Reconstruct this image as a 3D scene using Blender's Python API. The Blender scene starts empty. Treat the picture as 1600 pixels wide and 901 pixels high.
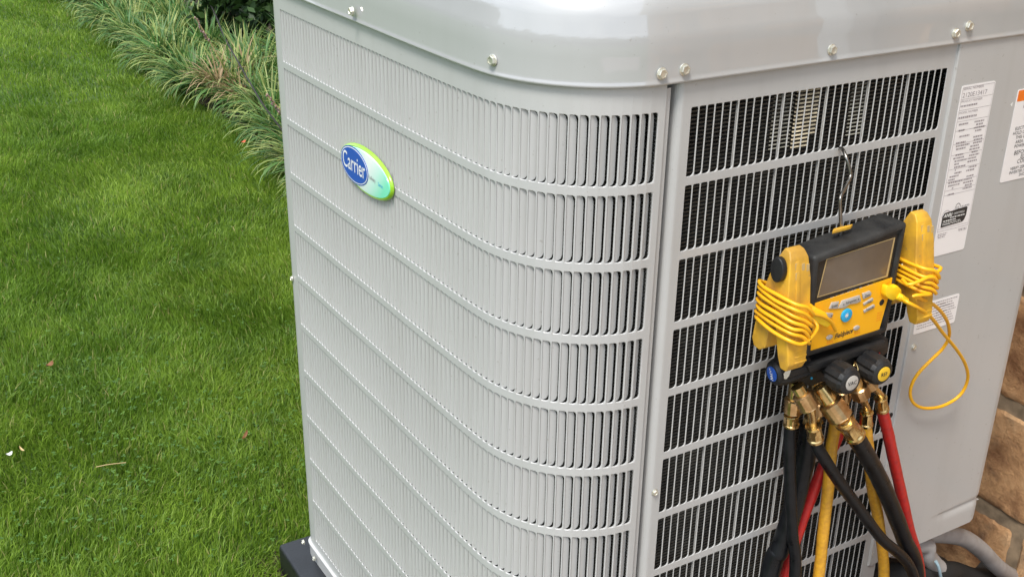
import bpy, bmesh, math, random
import numpy as np
from mathutils import Vector, Matrix

sc = bpy.context.scene
C = sc.collection
random.seed(7)
rng = np.random.default_rng(11)
V = Vector

# ---------------------------------------------------------------- camera
cd = bpy.data.cameras.new('camera'); cam = bpy.data.objects.new('camera', cd); C.objects.link(cam)
cd.sensor_width = 36.0; cd.lens = 1771.48 / 1600 * 36; cd.clip_start = 0.05; cd.clip_end = 600
cam.matrix_world = Matrix(((0.8608683, 0.1959825, -0.4695707, -0.587369), (-0.5086136, 0.3582177, -0.7829383, -0.936928), (0.0147663, 0.9128368, 0.4080576, 0.320592), (0, 0, 0, 1)))
sc.camera = cam

# ---------------------------------------------------------------- sky and sun
SUN_EL, SUN_AZ = math.radians(60), math.radians(214)      # azimuth of the light source, from +x counter-clockwise
w = bpy.data.worlds.new('World'); sc.world = w; w.use_nodes = True
nt = w.node_tree; nt.nodes.clear()
N = nt.nodes.new; L = nt.links.new
out = N('ShaderNodeOutputWorld'); bg = N('ShaderNodeBackground'); sky = N('ShaderNodeTexSky')
sky.sky_type = 'NISHITA'; sky.sun_disc = False; sky.sun_elevation = SUN_EL
sky.sun_rotation = math.radians(90) - SUN_AZ
sky.air_density = 1.0; sky.dust_density = 1.5
tc = N('ShaderNodeTexCoord'); mp = N('ShaderNodeMapping'); mp.inputs['Scale'].default_value = (1.2, 1.2, 5.0)
nz = N('ShaderNodeTexNoise'); nz.inputs['Scale'].default_value = 1.6; nz.inputs['Detail'].default_value = 6; nz.inputs['Roughness'].default_value = .55
cr = N('ShaderNodeValToRGB'); cr.color_ramp.elements[0].position = .33; cr.color_ramp.elements[1].position = .62
cr.color_ramp.elements[0].color = (.35, .35, .35, 1); cr.color_ramp.elements[1].color = (1, 1, 1, 1)
mx = N('ShaderNodeMix'); mx.data_type = 'RGBA'; mx.inputs[7].default_value = (8.6, 9.5, 10.8, 1)
L(tc.outputs['Generated'], mp.inputs['Vector']); L(mp.outputs[0], nz.inputs['Vector']); L(nz.outputs['Fac'], cr.inputs[0])
L(cr.outputs[0], mx.inputs[0]); L(sky.outputs[0], mx.inputs[6]); L(mx.outputs[2], bg.inputs['Color'])
bg.inputs['Strength'].default_value = 0.13
L(bg.outputs[0], out.inputs['Surface'])

sd = bpy.data.lights.new('sun', 'SUN'); so = bpy.data.objects.new('sun', sd); C.objects.link(so)
sd.energy = 2.7; sd.angle = math.radians(18); sd.color = (1.0, .955, .88)
so.rotation_euler = V((-math.cos(SUN_AZ)*math.cos(SUN_EL), -math.sin(SUN_AZ)*math.cos(SUN_EL), -math.sin(SUN_EL))).to_track_quat('-Z', 'Y').to_euler()

sc.render.engine = 'CYCLES'
sc.cycles.max_bounces = 8
sc.view_settings.view_transform = 'Standard'; sc.view_settings.look = 'None'
sc.view_settings.exposure = 0.46; sc.view_settings.gamma = 1.0; sc.view_settings.use_curve_mapping = False

# ---------------------------------------------------------------- materials
def mat(name, col, rough=.5, metal=0., coat=0., coat_rough=.05, coat_ior=1.5, bump=0., bscale=400, var=0., vscale=12, col2=None, spec=.5, objcoord=True, detail=4, rvar=0., emit=None):
    m = bpy.data.materials.new(name); m.use_nodes = True
    t = m.node_tree; b = t.nodes['Principled BSDF']
    b.inputs['Base Color'].default_value = (*col, 1); b.inputs['Roughness'].default_value = rough
    b.inputs['Metallic'].default_value = metal; b.inputs['Coat Weight'].default_value = coat
    b.inputs['Coat Roughness'].default_value = coat_rough; b.inputs['Coat IOR'].default_value = coat_ior; b.inputs['Specular IOR Level'].default_value = spec
    g = t.nodes.new('ShaderNodeNewGeometry')
    if var > 0 or rvar > 0:
        n = t.nodes.new('ShaderNodeTexNoise'); n.inputs['Scale'].default_value = vscale; n.inputs['Detail'].default_value = detail
        t.links.new(g.outputs['Position'], n.inputs['Vector'])
        r = t.nodes.new('ShaderNodeMapRange'); r.inputs[1].default_value = .35; r.inputs[2].default_value = .65
        t.links.new(n.outputs['Fac'], r.inputs[0])
        if var > 0:
            q = t.nodes.new('ShaderNodeMix'); q.data_type = 'RGBA'
            c2 = col2 if col2 else tuple(c*(1-var) for c in col)
            q.inputs[6].default_value = (*col, 1); q.inputs[7].default_value = (*c2, 1)
            t.links.new(r.outputs[0], q.inputs[0]); t.links.new(q.outputs[2], b.inputs['Base Color'])
        if rvar > 0:
            r2 = t.nodes.new('ShaderNodeMapRange'); r2.inputs[1].default_value = .3; r2.inputs[2].default_value = .7
            r2.inputs[3].default_value = rough - rvar; r2.inputs[4].default_value = rough + rvar
            t.links.new(n.outputs['Fac'], r2.inputs[0]); t.links.new(r2.outputs[0], b.inputs['Roughness'])
    if bump > 0:
        n2 = t.nodes.new('ShaderNodeTexNoise'); n2.inputs['Scale'].default_value = bscale; n2.inputs['Detail'].default_value = 3
        t.links.new(g.outputs['Position'], n2.inputs['Vector'])
        bp = t.nodes.new('ShaderNodeBump'); bp.inputs['Strength'].default_value = bump; bp.inputs['Distance'].default_value = .001
        t.links.new(n2.outputs['Fac'], bp.inputs['Height']); t.links.new(bp.outputs[0], b.inputs['Normal'])
    return m

M = {}
def grime(m, streak=.10, speck=.35):
    t = m.node_tree; n_ = t.nodes.new; l = t.links.new; b = t.nodes['Principled BSDF']; src = b.inputs['Base Color'].links[0].from_socket
    g = n_('ShaderNodeNewGeometry'); mp_ = n_('ShaderNodeMapping'); mp_.inputs['Scale'].default_value = (38, 38, 2.2); l(g.outputs['Position'], mp_.inputs['Vector'])
    n1 = n_('ShaderNodeTexNoise'); n1.inputs['Scale'].default_value = 1; n1.inputs['Detail'].default_value = 5; l(mp_.outputs[0], n1.inputs['Vector'])
    r1 = n_('ShaderNodeMapRange'); r1.inputs[1].default_value = .5; r1.inputs[2].default_value = .8; r1.inputs[4].default_value = streak; l(n1.outputs['Fac'], r1.inputs[0])
    n2 = n_('ShaderNodeTexNoise'); n2.inputs['Scale'].default_value = 190; n2.inputs['Detail'].default_value = 2; l(g.outputs['Position'], n2.inputs['Vector'])
    r2 = n_('ShaderNodeMapRange'); r2.inputs[1].default_value = .70; r2.inputs[2].default_value = .76; r2.inputs[4].default_value = speck; l(n2.outputs['Fac'], r2.inputs[0])
    a = n_('ShaderNodeMath'); a.operation = 'MAXIMUM'; l(r1.outputs[0], a.inputs[0]); l(r2.outputs[0], a.inputs[1])
    mx_ = n_('ShaderNodeMix'); mx_.data_type = 'RGBA'; mx_.inputs[7].default_value = (.20, .17, .13, 1); l(a.outputs[0], mx_.inputs[0]); l(src, mx_.inputs[6]); l(mx_.outputs[2], b.inputs['Base Color'])
PAINT = (.485, .482, .472)
M['paint'] = mat('grey_paint', PAINT, .42, coat=.5, coat_rough=.14, bump=.05, bscale=700, var=.05, vscale=5, rvar=.06)
M['cap'] = mat('gloss_grey_paint', (.43, .43, .425), .4, coat=1., coat_rough=.012, coat_ior=1.75, bump=.012, bscale=45, var=.03, vscale=4)
grime(M['paint']); grime(M['cap'], .06, .3)
M['coil'] = mat('black_coil', (.03, .029, .026), .42, bump=.3, bscale=900, var=.6, vscale=30, col2=(.06, .058, .05))
M['lit_fin'] = mat('painted_light_fin', (.86, .74, .52), .4, metal=.0, var=.6, vscale=45)  # bright tan is painted light, not a bare metal colour
M['dark'] = mat('dark_inside', (.012, .012, .012), .8)
M['zinc'] = mat('zinc_screw', (.78, .76, .66), .34, metal=.7, var=.2, vscale=120)
M['steel'] = mat('steel_wire', (.42, .40, .37), .3, metal=1., var=.4, vscale=80)
M['brass'] = mat('brass', (.83, .62, .28), .24, metal=1., var=.45, vscale=90, col2=(.55, .36, .15), rvar=.08)
M['brass_nut'] = mat('brass_knurl', (.80, .54, .28), .3, metal=1., var=.5, vscale=70, col2=(.52, .32, .15))
M['rubber'] = mat('black_rubber', (.012, .012, .0125), .6, bump=.5, bscale=500, var=.8, vscale=34, col2=(.032, .031, .029), rvar=.12, detail=8)
M['hoseblack'] = mat('black_hose', (.004, .0045, .006), .36, bump=.2, bscale=420, var=.8, vscale=70, col2=(.009, .010, .012), rvar=.1, spec=.3)
M['hosered'] = mat('red_hose', (.58, .022, .018), .38, bump=.2, bscale=300, var=.25, vscale=120, col2=(.44, .02, .02))
M['hoseyellow'] = mat('yellow_hose', (.76, .40, .03), .4, bump=.2, bscale=300, var=.2, vscale=160, col2=(.60, .29, .03))
M['clamp'] = mat('worn_yellow_plastic', (.84, .47, .03), .48, bump=.3, bscale=220, var=.5, vscale=30, col2=(.50, .27, .04), detail=8)
grime(M['clamp'], .25, .5)
M['cord'] = mat('yellow_cord', (.92, .46, .012), .38)
M['plug'] = mat('yellow_plug', (.95, .62, .012), .4)
M['face'] = mat('amber_faceplate', (.95, .46, .006), .45, var=.06, vscale=20)
M['bezel'] = mat('black_gloss', (.018, .016, .014), .25, coat=.3)
M['trim'] = mat('gold_trim', (.50, .36, .16), .4)
M['blackp'] = mat('black_plastic', (.010, .010, .011), .48, bump=.3, bscale=400, var=.6, vscale=40, col2=(.022, .0215, .021))
M['grey'] = mat('grey_button', (.46, .43, .39), .5)
M['blue'] = mat('blue_button', (.02, .38, .68), .4)
M['navy'] = mat('blue_cap', (.02, .09, .42), .4)
M['capyel'] = mat('yellow_cap', (.80, .50, .03), .4)
M['white'] = mat('white_print', (.78, .78, .76), .5)
M['label'] = mat('white_label', (.86, .83, .82), .45, var=.03, vscale=14)
M['ink'] = mat('black_ink', (.03, .028, .028), .5)
M['inkgrey'] = mat('faint_ink', (.34, .30, .31), .5)
M['orange'] = mat('orange_print', (.85, .19, .015), .45)
M['cream'] = mat('torn_paper', (.72, .68, .55), .7)
M['pad'] = mat('black_composite', (.010, .011, .013), .45, bump=.3, bscale=200, var=.4, vscale=20)
M['pvc'] = mat('grey_conduit', (.40, .39, .385), .5, var=.25, vscale=30, col2=(.30, .28, .27))
M['pvcdirty_dimlight'] = mat('aged_fitting_dimlight', (.34, .33, .27), .5, var=.3, vscale=60)  # aged fitting, and the dimmer painted light on the coil
M['wire'] = mat('pale_blue_wire', (.30, .42, .48), .5)
M['insul'] = mat('black_foam', (.012, .012, .012), .85, bump=.6, bscale=300)
M['lime'] = mat('lime_rim', (.30, .58, .02), .3, coat=.5)
M['mortar'] = mat('mortar', (.34, .25, .16), .95, bump=1., bscale=120, var=.5, vscale=30)
M['bounce_concrete'] = mat('bounce_concrete', (.40, .345, .29), .9, bump=.6, bscale=90, var=.25, vscale=9)
M['soil'] = mat('soil', (.05, .033, .02), .95, bump=1., bscale=60, var=.6, vscale=18)
M['twig'] = mat('dark_twig', (.02, .017, .014), .8)
M['leafbrown'] = mat('dry_leaf', (.24, .10, .04), .7, var=.4, vscale=60)
M['leafred'] = mat('red_leaf', (.5, .09, .03), .6)
M['straw'] = mat('straw', (.55, .40, .20), .7)
M['petal'] = mat('white_petal', (.75, .74, .70), .6)
M['flower'] = mat('faded_flower', (.40, .26, .25), .8, var=.4, vscale=90)
M['trimwhite'] = mat('white_trim', (.72, .72, .72), .5)
M['roof'] = mat('brown_shingle', (.09, .07, .06), .9, var=.5, vscale=8)

def stone_mat():
    m = bpy.data.materials.new('sandstone'); m.use_nodes = True
    t = m.node_tree; b = t.nodes['Principled BSDF']; b.inputs['Roughness'].default_value = .88; b.inputs['Specular IOR Level'].default_value = .3
    n_ = t.nodes.new; l = t.links.new
    g = n_('ShaderNodeNewGeometry'); oi = n_('ShaderNodeObjectInfo')
    n1 = n_('ShaderNodeTexNoise'); n1.inputs['Scale'].default_value = 9; n1.inputs['Detail'].default_value = 8; n1.inputs['Roughness'].default_value = .65
    l(g.outputs['Position'], n1.inputs['Vector'])
    r1 = n_('ShaderNodeValToRGB'); e = r1.color_ramp.elements
    e[0].position = .34; e[0].color = (.27, .13, .06, 1); e[1].position = .72; e[1].color = (.76, .50, .28, 1)
    x = r1.color_ramp.elements.new(.5); x.color = (.60, .34, .165, 1)
    l(n1.outputs['Fac'], r1.inputs[0])
    n2 = n_('ShaderNodeTexNoise'); n2.inputs['Scale'].default_value = 26; n2.inputs['Detail'].default_value = 5
    l(g.outputs['Position'], n2.inputs['Vector'])
    r2 = n_('ShaderNodeMapRange'); r2.inputs[1].default_value = .56; r2.inputs[2].default_value = .7; r2.inputs[4].default_value = .35
    l(n2.outputs['Fac'], r2.inputs[0])
    mx = n_('ShaderNodeMix'); mx.data_type = 'RGBA'; mx.inputs[7].default_value = (.115, .10, .085, 1)
    l(r2.outputs[0], mx.inputs[0]); l(r1.outputs[0], mx.inputs[6])
    hs = n_('ShaderNodeHueSaturation'); mr = n_('ShaderNodeMapRange'); mr.inputs[3].default_value = .78; mr.inputs[4].default_value = 1.2
    l(oi.outputs['Random'], mr.inputs[0]); l(mr.outputs[0], hs.inputs['Value']); l(mx.outputs[2], hs.inputs['Color'])
    l(hs.outputs[0], b.inputs['Base Color'])
    bp = n_('ShaderNodeBump'); n4 = n_('ShaderNodeTexNoise'); n4.inputs['Scale'].default_value = 55; n4.inputs['Detail'].default_value = 8; n4.inputs['Roughness'].default_value = .75; l(g.outputs['Position'], n4.inputs['Vector'])
    bp.inputs['Strength'].default_value = 1.; bp.inputs['Distance'].default_value = .010
    l(n4.outputs['Fac'], bp.inputs['Height']); l(bp.outputs[0], b.inputs['Normal'])
    return m
M['stone'] = stone_mat()

def leaf_mat(name, lo, hi, margin=None, trans=.3, rough=.5, patch=None, spec=.4):
    """colour from the per-blade attribute 'tint'; an optional pale margin from the UV across the leaf"""
    m = bpy.data.materials.new(name); m.use_nodes = True
    t = m.node_tree; n_ = t.nodes.new; l = t.links.new
    b = t.nodes['Principled BSDF']; b.inputs['Roughness'].default_value = rough; b.inputs['Specular IOR Level'].default_value = spec
    a = n_('ShaderNodeAttribute'); a.attribute_name = 'tint'
    mx = n_('ShaderNodeMix'); mx.data_type = 'RGBA'; mx.inputs[6].default_value = (*lo, 1); mx.inputs[7].default_value = (*hi, 1)
    l(a.outputs['Fac'], mx.inputs[0]); col = mx.outputs[2]
    if patch:
        g = n_('ShaderNodeNewGeometry'); n1 = n_('ShaderNodeTexNoise'); n1.inputs['Scale'].default_value = patch[1]; n1.inputs['Detail'].default_value = 3
        l(g.outputs['Position'], n1.inputs['Vector'])
        r = n_('ShaderNodeMapRange'); r.inputs[1].default_value = .42; r.inputs[2].default_value = .62; r.inputs[4].default_value = .75
        l(n1.outputs['Fac'], r.inputs[0])
        m3 = n_('ShaderNodeMix'); m3.data_type = 'RGBA'; m3.blend_type = 'MULTIPLY'; m3.inputs[7].default_value = (*patch[0], 1)
        l(r.outputs[0], m3.inputs[0]); l(col, m3.inputs[6]); col = m3.outputs[2]
    if margin:
        at = n_('ShaderNodeAttribute'); at.attribute_name = 'pale'
        m2 = n_('ShaderNodeMix'); m2.data_type = 'RGBA'; m2.inputs[7].default_value = (*margin, 1)
        l(at.outputs['Fac'], m2.inputs[0]); l(col, m2.inputs[6]); col = m2.outputs[2]
    l(col, b.inputs['Base Color'])
    tr = n_('ShaderNodeBsdfTranslucent'); l(col, tr.inputs['Color'])
    ms = n_('ShaderNodeMixShader'); ms.inputs[0].default_value = trans
    l(b.outputs[0], ms.inputs[1]); l(tr.outputs[0], ms.inputs[2]); l(ms.outputs[0], t.nodes['Material Output'].inputs['Surface'])
    return m
M['grass'] = leaf_mat('grass_blade', (.09, .18, .012), (.31, .46, .055), margin=(.55, .47, .20), trans=.45, patch=((.62, .75, .62), 1.5))
M['clover'] = leaf_mat('clover_leaf', (.05, .13, .018), (.13, .26, .04), trans=.3)
M['liriope'] = leaf_mat('variegated_leaf', (.020, .095, .020), (.095, .25, .055), margin=(.66, .66, .22), trans=.3, rough=.42)
M['drygrass'] = leaf_mat('dry_leaf_blade', (.30, .20, .10), (.52, .38, .22), trans=.2)
M['shrub'] = leaf_mat('dark_shrub_leaf', (.015, .04, .012), (.06, .12, .03), trans=.25)
M['tree'] = leaf_mat('tree_leaf', (.03, .06, .02), (.08, .13, .04), trans=.2)

def turf():
    m = bpy.data.materials.new('turf_floor'); m.use_nodes = True
    t = m.node_tree; n_ = t.nodes.new; l = t.links.new; b = t.nodes['Principled BSDF']; b.inputs['Roughness'].default_value = .95
    g = n_('ShaderNodeNewGeometry'); n1 = n_('ShaderNodeTexNoise'); n1.inputs['Scale'].default_value = 30; n1.inputs['Detail'].default_value = 8
    l(g.outputs['Position'], n1.inputs['Vector'])
    r = n_('ShaderNodeValToRGB'); r.color_ramp.elements[0].position = .3; r.color_ramp.elements[0].color = (.03, .055, .01, 1)
    r.color_ramp.elements[1].position = .7; r.color_ramp.elements[1].color = (.075, .14, .022, 1)
    l(n1.outputs['Fac'], r.inputs[0]); l(r.outputs[0], b.inputs['Base Color'])
    return m
M['turf'] = turf()

def badge_mat():
    # pearly lens of the emblem: pale in the middle, turning aqua towards both ends
    m = bpy.data.materials.new('pearl_aqua'); m.use_nodes = True
    t = m.node_tree; n_ = t.nodes.new; l = t.links.new; b = t.nodes['Principled BSDF']; b.inputs['Roughness'].default_value = .25
    b.inputs['Coat Weight'].default_value = .6
    tc_ = n_('ShaderNodeNewGeometry'); sp = n_('ShaderNodeSeparateXYZ'); l(tc_.outputs['Position'], sp.inputs[0])
    a = n_('ShaderNodeMath'); a.operation = 'SUBTRACT'; a.inputs[1].default_value = .445; l(sp.outputs['Y'], a.inputs[0])
    z = n_('ShaderNodeMath'); z.operation = 'MULTIPLY_ADD'; z.inputs[1].default_value = .9; z.inputs[2].default_value = .9*.1715; l(sp.outputs['Z'], z.inputs[0])
    s = n_('ShaderNodeMath'); s.operation = 'ADD'; l(a.outputs[0], s.inputs[0]); l(z.outputs[0], s.inputs[1])
    ab = n_('ShaderNodeMath'); ab.operation = 'ABSOLUTE'; l(s.outputs[0], ab.inputs[0])
    r = n_('ShaderNodeValToRGB'); e = r.color_ramp.elements
    e[0].position = .01; e[0].color = (.86, .90, .88, 1); e[1].position = .075; e[1].color = (.22, .82, .55, 1)
    x = e.new(.04); x.color = (.60, .88, .78, 1)
    l(ab.outputs[0], r.inputs[0]); l(r.outputs[0], b.inputs['Base Color'])
    return m
M['pearl'] = badge_mat()

def screen_mat():
    m = mat('lcd_brown_reflection', (.17, .12, .075), .2, coat=.3, var=.3, vscale=14, col2=(.115, .08, .05))  # brown reflection on the screen glass is put into the base colour
    return m
M['lcd'] = screen_mat()

# ---------------------------------------------------------------- mesh helpers
def tagit(o, label=None, cat=None, group=None, kind=None):
    if label: o['label'] = label
    if cat: o['category'] = cat
    if group: o['group'] = group
    if kind: o['kind'] = kind
    return o
def thing(name, label, cat, loc=(0, 0, 0), group=None):
    o = bpy.data.objects.new(name, None); o.empty_display_size = .05; C.objects.link(o); o.location = loc
    return tagit(o, label, cat, group)
def link(name, me, m, parent=None, world=True):
    if m is not None and not me.materials:
        me.materials.append(M[m] if isinstance(m, str) else m)
    o = bpy.data.objects.new(name, me); C.objects.link(o)
    if parent is not None:
        o.parent = parent
        if world:                                   # vertices are given in world metres
            if parent.type == 'EMPTY': o.matrix_parent_inverse = Matrix.Translation(-V(parent.location))
    return o
def mesh(name, vs, fs, smooth=None):
    me = bpy.data.meshes.new(name); me.from_pydata([tuple(v) for v in vs], [], fs); me.update()
    if smooth is not None:
        me.shade_smooth(); me.set_sharp_from_angle(angle=math.radians(smooth))
    return me
class MB:
    def __init__(s): s.v = []; s.f = []
    def add(s, vs, fs):
        n = len(s.v); s.v += [tuple(v) for v in vs]; s.f += [tuple(i+n for i in f) for f in fs]
    def quad(s, a, b, c, d): s.add((a, b, c, d), ((0, 1, 2, 3),))
    def build(s, name, m, parent=None, smooth=40, world=True):
        return link(name, mesh(name, s.v, s.f, smooth), m, parent, world)
def frame(ax):
    ax = V(ax).normalized(); h = V((0, 0, 1)) if abs(ax.z) < .9 else V((1, 0, 0))
    a = h.cross(ax).normalized(); return a, ax.cross(a).normalized(), ax
def revolve(mb, p0, ax, prof, n=24, flute=None, capends=True):
    """prof: list of (distance along axis, radius)"""
    p0 = V(p0); a, b, c = frame(ax); vs = []; fs = []
    for j, (d, r) in enumerate(prof):
        for i in range(n):
            th = 2*math.pi*i/n; rr = r*(flute(i, j) if flute else 1)
            vs.append(p0 + c*d + a*math.cos(th)*rr + b*math.sin(th)*rr)
    for j in range(len(prof)-1):
        for i in range(n):
            k = (i+1) % n; fs.append((j*n+i, j*n+k, (j+1)*n+k, (j+1)*n+i))
    if capends:
        fs.append(tuple(range(n-1, -1, -1))); m_ = (len(prof)-1)*n; fs.append(tuple(range(m_, m_+n)))
    mb.add(vs, fs)
def spline(pts, k=8):
    P = [V(p) for p in pts]; P = [P[0]*2-P[1]] + P + [P[-1]*2-P[-2]]; o = []
    for i in range(1, len(P)-2):
        a, b, c, d = P[i-1], P[i], P[i+1], P[i+2]
        for j in range(k):
            t = j/k; o.append(.5*((2*b) + (c-a)*t + (2*a-5*b+4*c-d)*t*t + (3*b-a-3*c+d)*t**3))
    o.append(P[-2]); return o
def tube(mb, pts, r, n=12, k=8, rf=None):
    P = spline(pts, k); t = (P[1]-P[0]).normalized(); a, b, _ = frame(t); vs = []; fs = []
    for i, p in enumerate(P):
        t2 = (P[min(i+1, len(P)-1)] - P[max(i-1, 0)]).normalized()
        q = t.rotation_difference(t2); a = q @ a; b = q @ b; t = t2
        rr = r*(rf(i/len(P)) if rf else 1)
        for j in range(n):
            th = 2*math.pi*j/n; vs.append(p + a*math.cos(th)*rr + b*math.sin(th)*rr)
    for i in range(len(P)-1):
        for j in range(n):
            k2 = (j+1) % n; fs.append((i*n+j, i*n+k2, (i+1)*n+k2, (i+1)*n+j))
    fs.append(tuple(range(n-1, -1, -1))); m_ = (len(P)-1)*n; fs.append(tuple(range(m_, m_+n)))
    mb.add(vs, fs)
def prism(name, poly, off, m, parent, bev=0., seg=2, smooth=35):
    """poly: coplanar points of the front; off: vector to the back"""
    bm = bmesh.new(); a = [bm.verts.new(p) for p in poly]; b = [bm.verts.new(V(p)+V(off)) for p in poly]; n = len(poly)
    bm.faces.new(a); bm.faces.new(b[::-1])
    for i in range(n): bm.faces.new((a[i], b[i], b[(i+1) % n], a[(i+1) % n]))
    bmesh.ops.recalc_face_normals(bm, faces=bm.faces)
    if bev > 0: bmesh.ops.bevel(bm, geom=bm.edges[:], offset=bev, segments=seg, profile=.5, affect='EDGES', clamp_overlap=True)
    me = bpy.data.meshes.new(name); bm.to_mesh(me); bm.free()
    me.shade_smooth(); me.set_sharp_from_angle(angle=math.radians(smooth))
    return link(name, me, m, parent)
def box(name, x0, x1, y0, y1, z0, z1, m, parent, bev=.002, seg=2):
    return prism(name, [(x0, y0, z0), (x1, y0, z0), (x1, y0, z1), (x0, y0, z1)], (0, y1-y0, 0), m, parent, bev, seg)
def text_mesh(body, size, org, right, up, align='LEFT', sx=1., shear=0., bold=0., space=1., line=1., res=2):
    cu = bpy.data.curves.new('t', 'FONT'); cu.body = body; cu.size = size; cu.align_x = align; cu.align_y = 'CENTER' if '\n' not in body else 'TOP'
    cu.resolution_u = res; cu.shear = shear; cu.offset = bold; cu.space_character = space; cu.space_line = line
    ob = bpy.data.objects.new('t', cu); me = bpy.data.meshes.new_from_object(ob)
    bpy.data.objects.remove(ob); bpy.data.curves.remove(cu)
    r = V(right).normalized(); u = V(up).normalized(); nn = r.cross(u)
    mtx = Matrix(((r.x*sx, u.x, nn.x, org[0]), (r.y*sx, u.y, nn.y, org[1]), (r.z*sx, u.z, nn.z, org[2]), (0, 0, 0, 1)))
    me.transform(mtx); return me
def text(name, body, size, org, right, up, m, parent, **k):
    return link(name, text_mesh(body, size, org, right, up, **k), m, parent)
RX, UZ = (1, 0, 0), (0, 0, 1)

# ================================================================ STRUCTURE: ground, wall
def sheet(name, x0, x1, y0, y1, z, m, nx=1, ny=1):
    mb = MB()
    for i in range(nx):
        for j in range(ny):
            a, b = x0+(x1-x0)*i/nx, x0+(x1-x0)*(i+1)/nx; c, d = y0+(y1-y0)*j/ny, y0+(y1-y0)*(j+1)/ny
            mb.quad((a, c, z), (b, c, z), (b, d, z), (a, d, z))
    return tagit(mb.build(name, m, None, None), kind='structure')
GZ = -1.1
sheet('lawn', -250, 250, -250, 250, GZ, 'turf')
# planting bed along the house, its edge wandering a little
bed = MB(); ys = np.linspace(1.9, 12, 60)
ex = lambda y: .84 + .03*math.sin(y*2.1) + .02*math.sin(y*5.3)
for a, b in zip(ys[:-1], ys[1:]):
    bed.quad((ex(a), a, GZ+.006), (4.5, a, GZ+.006), (4.5, b, GZ+.006), (ex(b), b, GZ+.006))
tagit(bed.build('planting_bed', 'soil', None, None), kind='structure')
gr = MB(); gr.quad((-.10, -3.6, GZ+.005), (1.3, -3.6, GZ+.005), (1.3, .9, GZ+.005), (-.10, .9, GZ+.005))
tagit(gr.build('gravel_strip', 'soil', None, None), kind='structure')
sheet('bounce_patio', -2.6, 1.145, -7, -.36, GZ+.03, 'bounce_concrete')  # unseen slab, added to bounce warm light onto the panels
wall = thing('house_wall', 'rough tan sandstone block wall of the house beside the grey unit', 'wall', (1.15, 0, GZ))
WX = 1.15
def stone_mesh(w_, h_, seed, nx, ny, rough):
    rs = np.random.default_rng(seed); vs = []; fs = []
    ph = rs.uniform(0, 6.28, 8); fr = rs.uniform(4, 22, 8); am = rough*rs.uniform(.3, 1, 8)/(fr/6)
    tiltz = rs.uniform(-.03, .03); tilty = rs.uniform(-.02, .02)
    for j in range(ny+1):
        for i in range(nx+1):
            u, v = i/nx, j/ny; y = (u-.5)*w_; z = (v-.5)*h_
            e = min(u, 1-u)*w_; f = min(v, 1-v)*h_; edge = min(e, f)
            d = .018 + sum(am[k]*math.sin(fr[k]*y*math.cos(k)+fr[k]*1.7*z*math.sin(k*1.7)+ph[k]) for k in range(8)) + tiltz*z + tilty*y
            d *= min(1, .45+edge/.016); d += rs.normal(0, .0011)
            if edge < 1e-6: d = .002; y += rs.uniform(-.003, .003); z += rs.uniform(-.004, .004)
            vs.append((-d, y, z))
    for j in range(ny):
        for i in range(nx):
            a = j*(nx+1)+i; fs.append((a, a+nx+1, a+nx+2, a+1))
    return mesh('stone', vs, fs, 50)
lib = {}
CH = .2256; z0 = -.9405 - CH
yw0, yw1 = -3.4, 3.3
for row in range(12):
    zc = z0 + CH*(row+.5); rr = random.Random(row*13+2); y = yw0
    first = [.30, .17, .28, .45, .22, .33, .40, .2, .3, .42, .25, .35][row]
    step = [first]
    while y < yw1 - .05:
        L_ = step.pop() if step else rr.choice((.34, .42, .5))
        L_ = min(L_, yw1 - y); near = (-.35 < y+L_ and y < .7 and zc < 0)
        if L_ < .1: break
        key = (round(L_, 2), near, rr.randrange(3) if not near else rr.randrange(6))
        if key not in lib: lib[key] = stone_mesh(round(L_, 2)-.008, CH-.009, hash(key) % 9999 if False else int(key[0]*100)*7+key[2]*31+near*5, 30 if near else 7, 16 if near else 4, .0028)
        o = link('stone', lib[key], 'stone', wall, world=False); o.location = (0, y+L_/2, zc-GZ)
        y += L_
mo = MB(); mo.quad((WX-.013, yw0, z0), (WX-.013, yw0, z0+CH*12), (WX-.013, yw1, z0+CH*12), (WX-.013, yw1, z0))
mo.quad((WX+.001, yw1, z0), (WX+.001, yw1, z0+CH*12), (WX+6, yw1, z0+CH*12), (WX+6, yw1, z0))
mo.quad((WX+.001, yw0, z0), (WX+6, yw0, z0), (WX+6, yw0, z0+CH*12), (WX+.001, yw0, z0+CH*12))
mo.build('mortar', 'mortar', wall, None)
box('eave', WX-.45, WX+6, yw0-.4, yw1+.4, z0+CH*12, z0+CH*12+.18, 'trimwhite', wall, .004)
ds = thing('downspout', 'white square downspout fixed to the stone wall beside the grey unit', 'downspout', (1.1, -.62, GZ))
box('pipe_run', 1.05, 1.12, -.68, -.60, GZ+.05, 1.5, 'trimwhite', ds, .006)
for zz in (-.6, .4, 1.2): box('strap', 1.045, 1.135, -.70, -.58, zz, zz+.03, 'trimwhite', ds, .002)

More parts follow.
